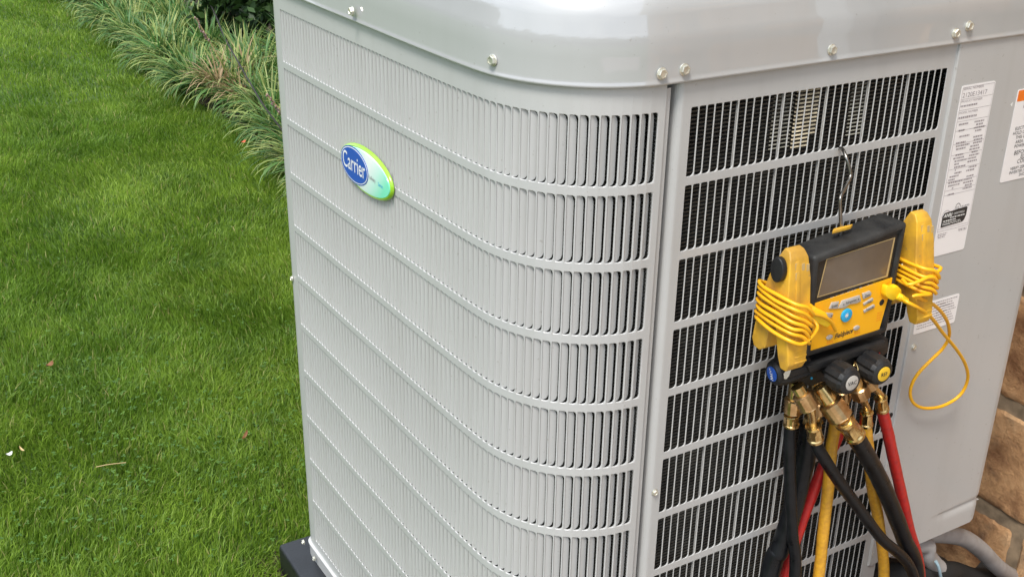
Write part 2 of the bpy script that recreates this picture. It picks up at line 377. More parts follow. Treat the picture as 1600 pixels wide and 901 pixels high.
# ================================================================ AIR CONDITIONER
ac = thing('air_conditioner', 'large grey outdoor condensing unit with louvered sides standing on a black pad', 'air conditioner', (.4375, .39, -1.03))
pre = [(.030, .785), (.012, .783), (.003, .776), (0, .765), (0, .742)]
ctl = pre + [(.0015, .65), (.0028, .55), (.005, .45), (.0062, .38), (.0078, .30), (.0100, .23), (.0124, .175), (.0165, .128), (.0225, .103), (.0312, .0810), (.0432, .0608), (.0572, .0440), (.0740, .0290), (.0945, .0160), (.1170, .0068), (.1390, .0018), (.1630, 0)]
cv = [(p.x, p.y) for p in spline([(a, b, 0) for a, b in ctl], 10)]
cv = np.array(cv); seg = np.hypot(*np.diff(cv, axis=0).T); S = np.r_[0, np.cumsum(seg)]
def on(s):  # plan point, tangent, outward normal
    x = np.interp(s, S, cv[:, 0]); y = np.interp(s, S, cv[:, 1]); e = .002
    x1 = np.interp(min(s+e, S[-1]), S, cv[:, 0]) - np.interp(max(s-e, 0), S, cv[:, 0]); y1 = np.interp(min(s+e, S[-1]), S, cv[:, 1]) - np.interp(max(s-e, 0), S, cv[:, 1])
    l_ = math.hypot(x1, y1); return (x, y), (x1/l_, y1/l_), (y1/l_, -x1/l_)
def ML(s, z, d):                      # left panel: arc position, height, depth inwards
    (x, y), t, n = on(s); return (x - n[0]*d, y - n[1]*d, z)
def MR(s, z, d): return (s, d, z)     # right grille: x, height, depth inwards
i0 = 40                                # spline index of (0,.742)
sA = S[i0]; sE = float(np.interp(.1545, cv[:, 0][150:], S[150:]))
NC = 73; PL = (sE - sA)/(NC-.12); HS = .0802; RP = .09; NR = 11; ZB = -1.0
def punched(mb, F, s0, p, ncol, margin_l, margin_r, slot, zt, zb, r4, depth, step=None):
    """perforated sheet: margins and bands as strips, each slot ringed by twelve small quads and a rolled rim"""
    edges = [s0 + p*i for i in range(ncol)] + [margin_r]
    def strip(z1, z2):
        xs = margin_l + edges
        for a, b in zip(xs[:-1], xs[1:]): mb.quad(F(a, z2, 0), F(b, z2, 0), F(b, z1, 0), F(a, z1, 0))
    strip(zt, 0.0)
    for r in range(NR):
        t = -r*RP; b_ = t-HS
        strip(b_, -(r+1)*RP if r < NR-1 else zb)
        ml = margin_l
        for a, b in zip(ml[:-1], ml[1:]): mb.quad(F(a, b_, 0), F(b, b_, 0), F(b, t, 0), F(a, t, 0))
        if ml: mb.quad(F(ml[-1], b_, 0), F(s0, b_, 0), F(s0, t, 0), F(ml[-1], t, 0))
        for c in range(ncol):
            a = s0 + p*c; e = a + p
            last = c == ncol-1
            A = a+.0001; E = a+slot
            cor = [(A, t, r4[0], 1, -1, a, t), (E, t, r4[1], -1, -1, e, t), (E, b_, r4[2], -1, 1, e, b_), (A, b_, r4[3], 1, 1, a, b_)]
            hole = []; outer = []
            for q, (x, z, r_, sx, sz, ox, oz) in enumerate(cor):
                cx, cz = x+sx*r_, z+sz*r_
                ang = {0: (180, 90), 1: (90, 0), 2: (0, -90), 3: (-90, -180)}[q]
                for k in range(3):
                    th = math.radians(ang[0] + (ang[1]-ang[0])*k/2)
                    hole.append((cx + r_*math.cos(th), cz + r_*math.sin(th)))
                if q == 0: outer += [(ox, cz), (ox, oz), (cx, oz)]
                if q == 1: outer += [(cx, oz), (ox, oz), (ox, cz)]
                if q == 2: outer += [(ox, cz), (ox, oz), (cx, oz)]
                if q == 3: outer += [(cx, oz), (ox, oz), (ox, cz)]
            # the sheet is flat across one pitch
            Pa, Pe = F(a, 0, 0), F(e, 0, 0); Da, De = F(a, 0, 1), F(e, 0, 1)
            def G(x, z, d):
                k = (x-a)/(e-a)
                return (Pa[0]+(Pe[0]-Pa[0])*k + ((Da[0]-Pa[0])*(1-k)+(De[0]-Pe[0])*k)*d, Pa[1]+(Pe[1]-Pa[1])*k + ((Da[1]-Pa[1])*(1-k)+(De[1]-Pe[1])*k)*d, z)
            mx_, mz_ = (A+E)/2, (t+b_)/2; g_ = .0005
            ins = [(x + (g_ if x < mx_ else -g_), z + (g_ if z < mz_ else -g_)) for x, z in hole]
            vs = [G(*q, 0) for q in outer] + [G(*q, 0) for q in hole] + [G(*q, .0005) for q in ins] + [G(*q, depth) for q in ins]
            fs = []
            for k in range(12):
                k2 = (k+1) % 12
                for L1 in range(3): fs.append((L1*12+k, (L1+1)*12+k, (L1+1)*12+k2, L1*12+k2))
            mb.add(vs, fs)

lp = MB()
punched(lp, ML, sA, PL, NC, [float(v) for v in S[0:i0:4]], float(sA+PL*NC), PL*.915, .031, ZB, (.0008, .0034, .0042, .0015), .0018)
# strip between the last slot and the seam, with the folded edge
e0, e1 = float(sA+PL*NC), float(S[-1])
lp.quad(ML(e0, ZB, 0), ML(e1, ZB, 0), ML(e1, .031, 0), ML(e0, .031, 0))
xe = cv[-1][0]
for (xa, ya), (xb, yb) in zip([(xe, 0), (xe+.0012, .0006), (xe+.0014, .0030), (xe+.0080, .0032)], [(xe+.0012, .0006), (xe+.0014, .0030), (xe+.0080, .0032), (xe+.0082, .03)]):
    lp.quad((xa, ya, ZB), (xb, yb, ZB), (xb, yb, .024), (xa, ya, .024))
panelL = lp.build('louver_panel', 'paint', ac, 50)

# one louver blade, hinged on the left edge of its slot and pressed inwards
def blade_mesh():
    ts = (0, .28, .58, .84, 1.0); top = (0, .0003, .0012, .0036, .0085); bot = (0, .0002, .0008, .0028, .0072)
    vs = []; fs = []
    for side in (0, 1):
        for t_, a, b in zip(ts, top, bot):
            x = .0001 + .0079*t_; d = .0013 + .0038*t_**1.1 + side*.0007
            vs += [(x, d, -a-.0002), (x, d, -HS+b+.0004)]
    for k in range(4):
        i = 2*k; fs.append((i, i+1, i+3, i+2)); j = 10+i; fs.append((j, j+2, j+3, j+1))
        fs.append((i, i+2, j+2, j)); fs.append((i+1, j+1, j+3, i+3))
    fs.append((8, 9, 19, 18))
    return vs, fs
bv, bf = blade_mesh(); bme = mesh('louver', bv, bf, 45); bme.materials.append(M['paint'])
rest = MB()
for c in range(NC):
    s = sA + PL*c; (x, y), t, n = on(s + PL*.45); (hx, hy), _, _ = on(s)
    ang = math.atan2(t[1], t[0])
    for r in range(NR):
        if c >= NC-27:
            o = bpy.data.objects.new('louver', bme); C.objects.link(o); o.parent = panelL
            o.location = (hx, hy, -r*RP); o.rotation_euler = (0, 0, ang + random.uniform(-.012, .012))
        else:
            ca, sa = math.cos(ang), math.sin(ang)
            rest.add([(hx + q[0]*ca - q[1]*sa, hy + q[0]*sa + q[1]*ca, q[2]-r*RP) for q in bv], bf)
ro = rest.build('louver', 'paint', None, 45); ro.parent = panelL; ro['kind'] = 'stuff'
ro.name = 'louver_rows'

# right grille
XR0, XR1 = .1985, .6075
PR = (XR1-XR0+.0022)/36
gp = MB()
punched(gp, MR, XR0, PR, 36, [.1880, .193], XR0+36*PR, PR-.0006, .031, ZB, (.0016, .0024, .0044, .0012), .0009)
gp.quad((XR0+36*PR, 0, ZB), (.640, 0, ZB), (.640, 0, .031), (XR0+36*PR, 0, .031))
cur = [(.1880, 0), (.1857, .0003), (.1836, .0013), (.1817, .0028), (.1803, .0048), (.1796, .0070), (.1795, .0300)]
for (xa, ya), (xb, yb) in zip(cur[:-1], cur[1:]):
    gp.quad((xb, yb, ZB), (xa, ya, ZB), (xa, ya, .0285), (xb, yb, .0285))
grille = gp.build('grille_panel', 'paint', ac, 60)
for k in range(6):
    xs = XR0 + PR*(6*k+6.0) - .0022
    if k == 5: continue
    st = MB()
    st.quad((xs+.0020, .0025, ZB), (xs+.0032, .0028, ZB), (xs+.0032, .0028, .02), (xs+.0020, .0025, .02))
    st.quad((xs+.0020, .0025, ZB), (xs+.0020, .0025, .02), (xs+.0020, .0045, .02), (xs+.0020, .0045, ZB))
    st.build('stiffener', 'paint', grille, None)
for px, pz in ((.189, -.495), (.189, -.17), (.189, -.82), (.627, -.751), (.633, -.398)):
    pass
# small hole by the grille
hb = MB(); revolve(hb, (.6145, -.0004, -.505), (0, -1, 0), [(0, .0042), (.0002, .0042)], 14); hb.build('screw_hole', 'dark', grille)

# condenser coil seen through the slots
cp = [(.03, .76)] + [ML(float(s), 0, .024)[:2] for s in np.linspace(sA, S[-1], 46)] + [(x, .024) for x in (.19, .25, .35, .45, .53, .6375)]
zz = []; q = .026
while q > -.995: zz += [(q, 0.0), (q-.0019, .0004), (q-.0024, .0045), (q-.0044, .0050)]; q -= .0048
cvs = []; cfs = []
nC = len(cp)
nrm = []
for i in range(nC):
    a, b = cp[max(i-1, 0)], cp[min(i+1, nC-1)]; dx, dy = b[0]-a[0], b[1]-a[1]; l_ = math.hypot(dx, dy); nrm.append((dy/l_, -dx/l_))
for z, d in zz:
    for (x, y), (nx, ny) in zip(cp, nrm): cvs.append((x-nx*d, y-ny*d, z))
for j in range(len(zz)-1):
    for i in range(nC-1):
        a = j*nC+i; cfs.append((a, a+nC, a+nC+1, a+1))
coil = link('condenser_coil', mesh('condenser_coil', cvs, cfs, None), 'coil', ac)
# pale slats in the top row, coloured to stand for light through the coil
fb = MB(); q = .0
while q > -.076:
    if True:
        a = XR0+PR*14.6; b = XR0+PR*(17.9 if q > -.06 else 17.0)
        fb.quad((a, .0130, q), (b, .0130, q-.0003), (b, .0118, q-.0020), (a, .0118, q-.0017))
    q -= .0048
fb.build('painted_light_fins', 'lit_fin', coil, None)
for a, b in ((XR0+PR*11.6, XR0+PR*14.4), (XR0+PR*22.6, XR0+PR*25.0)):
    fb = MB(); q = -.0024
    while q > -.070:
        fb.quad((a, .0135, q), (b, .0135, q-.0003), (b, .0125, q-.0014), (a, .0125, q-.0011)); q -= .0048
    fb.build('painted_light_fins', 'pvcdirty_dimlight', coil, None)  # dimmer painted light either side of the bright slats

# service panel on the right, slightly proud, with the pressed groove near its foot
def svc():
    mb = MB(); xs = [.6205, .6210, .6225, .63] + list(np.linspace(.66, .84, 13)) + [.852, .860, .8655, .8695, .8722, .8740, .8748, .875]
    ysf = {}
    def y_(x):
        if x <= .6225: return {0.6205: .0, .6210: -.0022, .6225: -.0032}[round(x, 4)]
        if x < .852: return -.0034
        k = (x-.852)/.023; return -.0034 + .023*(1-math.sqrt(max(0, 1-k*k)))
    zs = [.031] + list(np.linspace(0, -.66, 12)) + list(np.linspace(-.675, -.772, 26)) + [-.7755, -.777]
    def P(x, z):
        gz = z + .728 + .02*(.86-x); g = math.exp(-(gz/(.0022 if gz > 0 else .009))**2) * min(1, max(0, (x-.755)/.05))
        sh = .0022*min(1, max(0, (x-.76)/.05))*(1/(1+math.exp((z+.728)/.004)))
        yy = y_(x) + .0030*g - 0*sh
        if z < -.772: yy += .004*((-.772-z)/.005)
        zb = z
        if x > .845: zb = max(z, -.777 + .034*((x-.845)/.03)**2.0)
        return (x, yy, zb)
    for i in range(len(xs)-1):
        for j in range(len(zs)-1):
            a, b = xs[i], xs[i+1]; c, d = zs[j], zs[j+1]
            q = [P(a, d), P(b, d), P(b, c), P(a, c)]
            mb.quad(*q)
    # folded right side
    mb.quad((.875, .0196, -.743), (.875, .20, -.743), (.875, .20, .031), (.875, .0196, .031))
    return mb
service = svc().build('service_panel', 'paint', ac, 30)
# sides that face away, the recess for the pipes and the floor of the case
bk = MB()
bk.quad((.875, .20, ZB), (.875, .765, ZB), (.875, .765, .03), (.875, .20, .03))
bk.quad((.855, .785, ZB), (.03, .785, ZB), (.03, .785, .03), (.855, .785, .03))
bk.quad((.875, .765, ZB), (.855, .785, ZB), (.855, .785, .03), (.875, .765, .03))
bk.build('rear_panel', 'paint', ac, None)
rc = MB()
rc.quad((.640, .0, ZB), (.640, .20, ZB), (.640, .20, -.74), (.640, .0, -.74))
rc.quad((.640, .20, ZB), (.875, .20, ZB), (.875, .20, -.74), (.640, .20, -.74))
rc.quad((.640, .004, -.74), (.640, .20, -.74), (.875, .20, -.74), (.875, .004, -.74))
rc.quad((.640, .035, .03), (.640, .035, -.74), (.640, .70, -.74), (.640, .70, .03))
rc.build('pipe_recess', 'paint', ac, None)

# closed outline of the case for cap and pan
O = [tuple(q) for q in cv[::3]] + [(.172, 0), (.19, 0)] + [(x, 0) for x in np.linspace(.25, .84, 14)]
for cx, cy, a0 in ((.850, .025, -90), (.850, .760, 0)):
    O += [(cx + .025*math.cos(math.radians(a0+18*k)), cy + .025*math.sin(math.radians(a0+18*k))) for k in range(6)]
O += [(x, .785) for x in np.linspace(.8, .08, 12)]
O = np.array(O); nO = len(O); CX, CY = .4375, .3925
dO = np.roll(O, -1, 0) - np.roll(O, 1, 0); nO_ = np.c_[dO[:, 1], -dO[:, 0]]; nO_ /= np.linalg.norm(nO_, axis=1)[:, None]
for _ in range(2): nO_ = (nO_ + np.roll(nO_, 1, 0) + np.roll(nO_, -1, 0)); nO_ /= np.linalg.norm(nO_, axis=1)[:, None]
def ring_pts(off, z):
    if off >= 0: q = O + nO_*off
    else:
        q = np.c_[CX + (O[:, 0]-CX)*(1+off/.4375), CY + (O[:, 1]-CY)*(1+off/.3925)]
    return [(a, b, z) for a, b in q]
def loft(prof, close_top=False):
    vs = []; fs = []
    for off, z in prof: vs += ring_pts(off, z)
    for j in range(len(prof)-1):
        for i in range(nO):
            k = (i+1) % nO; fs.append((j*nO+i, j*nO+k, (j+1)*nO+k, (j+1)*nO+i))
    return vs, fs
capprof = [(.0005, .034), (.0030, .0300), (.0056, .0302), (.0067, .0316), (.0067, .0330), (.0060, .0344), (.0056, .038), (.0056, .060), (.0050, .076), (.0034, .086), (.0004, .0955)]
for a in range(1, 11):
    th = math.radians(9*a*.93); capprof.append((.0004 - .046*(1-math.cos(th))-.004*a/10, .0955 + .043*math.sin(th)))
capprof += [(-.075, .1415), (-.105, .1440), (-.14, .1455)]
cvv, cff = loft(capprof)
# shoulder passes to the round fan opening
base = len(cvv) - nO; R_ = .235
prev = base
for kk, (bl, z) in enumerate(((.5, .1475), (1., .149), (1., .139), (1., .10))):
    n0 = len(cvv)
    for i in range(nO):
        x, y, _ = cvv[base+i]; th = math.atan2(y-CY, x-CX); cx, cy = CX+R_*math.cos(th), CY+R_*math.sin(th)
        cvv.append((x+(cx-x)*bl, y+(cy-y)*bl, z))
    for i in range(nO):
        k = (i+1) % nO; cff.append((prev+i, prev+k, n0+k, n0+i))
    prev = n0
cap = link('top_cap', mesh('top_cap', cvv, cff, 40), 'cap', ac)
fl = MB(); revolve(fl, (CX, CY, .02), (0, 0, 1), [(0, .02), (0.001, .30)], 40, capends=False); revolve(fl, (CX, CY, .02), (0, 0, 1), [(0, .06), (.06, .055), (.07, .03)], 20)
for k in range(3):
    a = 2.094*k
    pts = [(CX+r*math.cos(a+b), CY+r*math.sin(a+b), z) for r, b, z in ((.05, -.3, .04), (.22, -.25, .035), (.22, .45, .085), (.05, .5, .075))]
    fl.quad(*pts)
fl.build('fan', 'dark', ac, 30)
fg = MB()
for k in range(1, 12):
    r = .235*k/11
    pts = [(CX+r*math.cos(t), CY+r*math.sin(t), .152+.004*(1-(k/11)**2)) for t in np.linspace(0, 2*math.pi, 33)]
    tube(fg, pts, .0014, 5, 1)
for k in range(6):
    a = math.pi*k/6; tube(fg, [(CX-.24*math.cos(a), CY-.24*math.sin(a), .150), (CX, CY, .157), (CX+.24*math.cos(a), CY+.24*math.sin(a), .150)], .002, 5, 4)
fg.build('fan_guard', 'blackp', ac, 40)
# base pan with its bright folded rim
pv, pf = loft([(.0, -.998), (.0030, -.9985), (.0046, -.9998), (.0046, -1.0020), (.0026, -1.0038), (.0022, -1.029)])
link('base_pan', mesh('base_pan', pv, pf, 35), 'paint', ac)
dk = MB(); dk.add([(x, y, -1.0) for x, y in O[:]], [tuple(range(nO))]); dk.build('pan_floor', 'dark', ac, None)

# screws
def screw_mesh():
    mb = MB(); n = 24
    revolve(mb, (0, 0, 0), (0, 0, 1), [(0, .0068), (.0006, .0072), (.0011, .0066), (.0013, .0050)], n, capends=False)
    hexr = lambda i, j: 1/ math.cos(((i*15) % 60 - 30)*math.pi/180) if False else (math.cos(math.pi/6)/math.cos(math.radians((i*15) % 60-30)))
    revolve(mb, (0, 0, 0), (0, 0, 1), [(.0012, .0060), (.0042, .0060), (.0050, .0054), (.0050, .0040), (.0043, .0037)], n, flute=hexr)
    return mesh('screw', mb.v, mb.f, 30)
sm = screw_mesh(); sm.materials.append(M['zinc'])
def screw(p, n, par, s=1.):
    s *= .92
    o = bpy.data.objects.new('screw', sm); C.objects.link(o); o.parent = par
    o.matrix_parent_inverse = Matrix.Translation(-ac.location)
    o.location = p; o.rotation_euler = (V(n).to_track_quat('Z', 'Y').to_matrix() @ Matrix.Rotation(random.uniform(0, 1), 3, 'Z')).to_euler(); o.scale = (s, s, s)
def capy(z): return .0056
for x, z in ((.1495, .0435), (.1795, .0445), (.394, .0445), (.604, .0445), (.6265, .0515)):
    screw((x, -.0056, z), (0, -1, .02), cap)
screw((-.0050, .447, .0455), (-1, 0, .02), cap); screw((.0135, .112, .0475), (-.97, -.2, .02), cap); screw((-.0056, .70, .045), (-1, 0, 0), cap)
for p_ in cap.children: p_.matrix_parent_inverse = Matrix.Identity(4)
for x, z, s in ((.189, -.495, .72), (.627, -.751, .72), (.189, -.92, .72)):
    screw((x, 0, z), (0, -1, 0), grille, s)
for p_ in grille.children:
    if p_.name.startswith('screw') and p_.data == sm: p_.matrix_parent_inverse = Matrix.Identity(4)
screw((.633, -.0034, -.398), (0, -1, 0), service, .72); screw((.70, -.0034, -.70), (0, -1, 0), service, .01)
bpy.data.objects.remove([o for o in service.children][-1])
for p_ in service.children: p_.matrix_parent_inverse = Matrix.Identity(4)
screw((-.001, .766, -.455), (-1, 0, 0), panelL, .72)
for p_ in panelL.children:
    if p_.data == sm: p_.matrix_parent_inverse = Matrix.Identity(4)
ls = [(-.0065, .790, -1.012), (-.0065, .735, -1.014), (-.0065, .45, -1.014)]
pan = bpy.data.objects['base_pan']
for p_ in ls: screw(p_, (-1, 0, 0), pan, .8)
for p_ in pan.children: p_.matrix_parent_inverse = Matrix.Identity(4)

# ---------------------------------------------------------------- badge (horizontal oval on the left face)
BY, BZ, BA, BB = .4425, -.1715, .0870, .0335
def oval(cy, cz, a, b, x, n=48): return [(x, cy + a*math.cos(t), cz + b*math.sin(t)) for t in np.linspace(0, 2*math.pi, n, endpoint=False)]
def oval_solid(name, cy, cz, prof, m, par, n=48):
    mb = MB(); vs = []; fs = []
    for x, a, b in prof: vs += oval(cy, cz, a, b, x, n)
    for j in range(len(prof)-1):
        for i in range(n):
            k = (i+1) % n; fs.append((j*n+i, (j+1)*n+i, (j+1)*n+k, j*n+k))
    fs.append(tuple(range((len(prof)-1)*n, len(prof)*n))[::-1]); mb.add(vs, fs)
    o = mb.build(name, m, par, 35); return o
bx_ = .0095
badge = oval_solid('badge', BY, BZ, [(.0050, BA, BB), (bx_-.0050, BA, BB), (bx_-.0075, BA-.001, BB-.001), (bx_-.0088, BA-.003, BB-.003), (bx_-.0084, BA-.0045, BB-.0042)], 'lime', ac)
face = oval_solid('pearl_face', BY, BZ, [(bx_-.0082, BA-.0045, BB-.0042), (bx_-.0093, BA-.0052, BB-.0048), (bx_-.0098, BA-.02, BB-.010)], 'pearl', badge)
EY = BY + .0318
oval_solid('emblem_rim', EY, BZ+.0003, [(bx_-.0099, .0475, .0262), (bx_-.0104, .0475, .0262)], 'navy', badge)
oval_solid('emblem_line', EY, BZ+.0003, [(bx_-.0104, .0458, .0247), (bx_-.0106, .0458, .0247)], 'white', badge)
oval_solid('emblem', EY, BZ+.0003, [(bx_-.0106, .0443, .0234), (bx_-.0108, .0443, .0234)], 'navy', badge)
text('lettering', 'Carrier', .0350, (bx_-.0110, EY+.0005, BZ+.0010), (0, -1, 0), UZ, 'white', badge, align='CENTER', sx=.74, shear=0, bold=.0001, space=1.0, res=4)
text('small_lettering', 'Infinity', .0085, (bx_-.0102, EY-.0500, BZ-.0020), (0, -1, 0), UZ, 'inkgrey', badge, sx=.9)
text('small_lettering', 'Series', .0078, (bx_-.0101, EY-.0790, BZ-.0035), (0, -1, 0), UZ, 'blue', badge, sx=.8)

# ---------------------------------------------------------------- labels on the service panel
YP = -.0040
def rrect(x0, x1, z0, z1, r, y):
    p = []
    for cx, cz, a0 in ((x1-r, z1-r, 0), (x0+r, z1-r, 90), (x0+r, z0+r, 180), (x1-r, z0+r, 270)):
        p += [(cx+r*math.cos(math.radians(a0+30*k)), y, cz+r*math.sin(math.radians(a0+30*k))) for k in range(4)]
    return p
def plate(name, x0, x1, z0, z1, r, y, m, par, th=.0004):
    return prism(name, rrect(x0, x1, z0, z1, r, y), (0, th, 0), m, par)
def marks(name, rows, y, m, par, seed=0):
    """rows of short dashes for print too small to read: (x0, x1, z, height)"""
    rs = random.Random(seed); mb = MB()
    for x0, x1, z, h in rows:
        x = x0
        while x < x1:
            l_ = rs.uniform(.0012, .0042); e = min(x+l_, x1)
            mb.quad((x, y, z-h/2), (e, y, z-h/2), (e, y, z+h/2), (x, y, z+h/2)); x = e + rs.uniform(.0006, .0013)
    return mb.build(name, m, par, None)
rl = plate('rating_label', .6375, .7025, -.2625, -.0260, .003, YP, 'label', service)
yt = YP-.0003
def rule(par, x0, x1, z, t=.0004, m='inkgrey', y=None):
    mb = MB(); y = y or yt; mb.quad((x0, y, z-t/2), (x1, y, z-t/2), (x1, y, z+t/2), (x0, y, z+t/2)); return mb.build('printed_rule', m, par, None)
text('lettering', 'SERIAL NUMBER', .0042, (.6405, yt, -.0305), RX, UZ, 'inkgrey', rl, sx=1.3)
text('lettering', '2120E13417', .0088, (.6410, yt, -.0390), RX, UZ, 'inkgrey', rl, sx=1.08, res=3)
text('lettering', 'PRODUCT NUMBER', .0040, (.6405, yt, -.0470), RX, UZ, 'inkgrey', rl, sx=1.15)
text('lettering', 'MODEL NUMBER', .0040, (.6405, yt, -.0620), RX, UZ, 'inkgrey', rl, sx=1.2)
for z in (-.0440, -.0585, -.0735, -.0860, -.1040, -.1190, -.1385, -.1560, -.1680, -.1745): rule(rl, .640, .700, z)
rows = [(.641, .674, -.0530, .0022), (.641, .676, -.0685, .0026)]
rr = random.Random(4)
z = -.0775
while z > -.178:
    if rr.random() < .8: rows.append((.643+rr.random()*.01, .654+rr.random()*.02, z, .0021))
    if rr.random() < .85: rows.append((.674+rr.random()*.006, .690+rr.random()*.008, z, .0021))
    z -= .0042
marks('small_print', rows, yt, 'inkgrey', rl, 3)
for a, b in ((.6395, -.030), (.7005, -.030)):
    mb = MB(); mb.quad((a-.0002, yt, -.226), (a+.0002, yt, -.226), (a+.0002, yt, -.0285), (a-.0002, yt, -.0285)); mb.build('printed_rule', 'inkgrey', rl, None)
rule(rl, .6395, .7005, -.0285); rule(rl, .6395, .7005, -.2225); rule(rl, .6395, .7005, -.226)
mb = MB()
ringv = []
for k in range(28):
    t = 2*math.pi*k/28; ringv += [(.6725+.0052*math.cos(t), yt, -.1965+.0068*math.sin(t)), (.6725+.0045*math.cos(t), yt, -.1965+.0060*math.sin(t))]
mb.add(ringv, [(2*k, 2*((k+1) % 28), 2*((k+1) % 28)+1, 2*k+1) for k in range(28)]); mb.build('mark_ring', 'ink', rl, None)
text('lettering', 'UL', .0062, (.6725, yt, -.1965), RX, UZ, 'ink', rl, align='CENTER', sx=.85)
text('lettering', 'US LISTED', .0036, (.6790, yt, -.1960), RX, UZ, 'ink', rl, sx=1.05)
text('lettering', 'C', .0036, (.6640, yt, -.199), RX, UZ, 'ink', rl)
mb = MB(); av = []
for k in range(15):
    t = math.pi*k/14; av += [(.6515+.009*math.cos(t), yt, -.206+.0095*math.sin(t)), (.6515+.0085*math.cos(t), yt, -.206+.0088*math.sin(t))]
mb.add(av, [(2*k, 2*k+2, 2*k+3, 2*k+1) for k in range(14)]); mb.build('mark_arc', 'inkgrey', rl, None)
text('lettering', 'energy', .005, (.6455, yt, -.2045), RX, UZ, 'inkgrey', rl, shear=.3)
mb = MB(); mb.quad((.6425, yt, -.2565+.033), (.6425, yt, -.2565+.0331), (.6426, yt, -.2235), (.6426, yt, -.2235))
blk = prism('certified_block', [(.6445, yt, -.2205+.0), (.6870, yt, -.2190), (.6905, yt, -.2165), (.6930, yt, -.2100), (.6930, yt, -.1990), (.6905, yt, -.1975), (.6480, yt, -.2000), (.6445, yt, -.2050)], (0, .0002, 0), 'ink', rl)
text('lettering', 'AHRI', .0072, (.6468, yt-.0002, -.2045), RX, UZ, 'white', rl, shear=.2, bold=.0002)
text('lettering', 'CERTIFIED', .0042, (.6660, yt-.0002, -.2040), RX, UZ, 'white', rl, sx=1.15)
marks('small_print', [(.660, .690, -.2085, .0016), (.647, .672, -.2120, .0018), (.647, .682, -.2150, .0010), (.647, .684, -.2172, .0010)], yt-.0002, 'white', rl, 5)
marks('small_print', [(.6415, .660, -.2300, .0011), (.6415, .658, -.2325, .0011), (.6430, .656, -.2350, .0011), (.682, .699, -.2295, .0011), (.683, .699, -.2315, .0010)], yt, 'inkgrey', rl, 6)

wl = plate('warning_label', .7525, .868, -.1745, -.0440, .003, YP, 'label', service)
plate('orange_band', .7545, .866, -.0605, -.0455, .0015, yt+.0001, 'orange', wl, .0002)
text('lettering', 'WARNING', .0125, (.822, yt-.0002, -.053), RX, UZ, 'ink', wl, align='CENTER', bold=.0003)
mb = MB(); mb.add([(.7725, yt-.0002, -.0585), (.7865, yt-.0002, -.0585), (.7795, yt-.0002, -.0470)], [(0, 1, 2)]); mb.build('warning_triangle', 'ink', wl, None)
text('lettering', '!', .0085, (.7795, yt-.0004, -.0545), RX, UZ, 'orange', wl, align='CENTER', bold=.0003)
wt = [('ELECTRICAL SHOCK', .0088, -.0680), ('HAZARD', .0088, -.0760), ('WAIT 2 MINUTES', .0088, -.0880),
      ('ELECTRICAL COMPONENTS MAY', .0066, -.0990), ('HOLD CHARGE. DO NOT REMOVE', .0066, -.1055), ('THIS COVER OR ACCESS THIS', .0066, -.1120), ('AREA FOR 2 MINUTES AFTER', .0066, -.1185), ('POWER HAS BEEN REMOVED', .0066, -.1248),
      ('BEFORE TOUCHING', .0088, -.1345), ('ELECTRICAL', .0088, -.1415), ('COMPONENTS', .0088, -.1480),
      ('VERIFY ZERO (0) VOLTAGE AT', .0062, -.1570), ('INVERTER (VFD) COMPRESSOR', .0062, -.1628), ('SHOWN HERE', .0062, -.1685)]
for s_, z_, zz_ in wt: text('lettering', s_, z_, (.8105, yt, zz_), RX, UZ, 'ink', wl, align='CENTER', sx=1.0 if z_ > .007 else .98)
nl = plate('notice_label', .6270, .7125, -.3775, -.3320, .003, YP, 'label', service)
marks('small_print', [(.632, .652+.03*((k*7) % 5)/5+.02, -.3360-.0042*k, .0013) for k in range(9)] + [(.668, .7085-.012*((k*3) % 4)/4, -.3360-.0042*k, .0013) for k in range(9)], yt, 'inkgrey', nl, 8)
am = MB(); am.add([(.7425, YP+.0004, -.0630), (.7470, YP+.0004, -.0665), (.7470, YP+.0004, -.0595)], [(0, 1, 2)]); am.build('arrow_mark', 'white', service, None)

# ================================================================ PAD
pd = tagit(box('mounting_pad', -.045, 1.0, -.05, .832, GZ+.002, -1.030, 'pad', None, .008, 3), 'black composite pad lying on the grass beneath the grey condensing unit', 'equipment pad')

# ================================================================ MANIFOLD GAUGE
mg = thing('manifold_gauge', 'black and yellow digital manifold gauge hung by a wire hook on the right grille', 'manifold gauge', (.42, -.05, -.36))
FY = -.070
bo = [(0.3417, -0.0700, -0.1795), (0.4949, -0.0700, -0.1625), (0.4903, -0.0700, -0.3130), (0.3483, -0.0700, -0.3137)]
cen = sum((V(p) for p in bo), V())/4
def inset(poly, d, y):
    o = []
    for p in poly:
        v_ = V(p)-cen; o.append((p[0]-math.copysign(d, v_.x), y, p[2]-math.copysign(d, v_.z)))
    return o
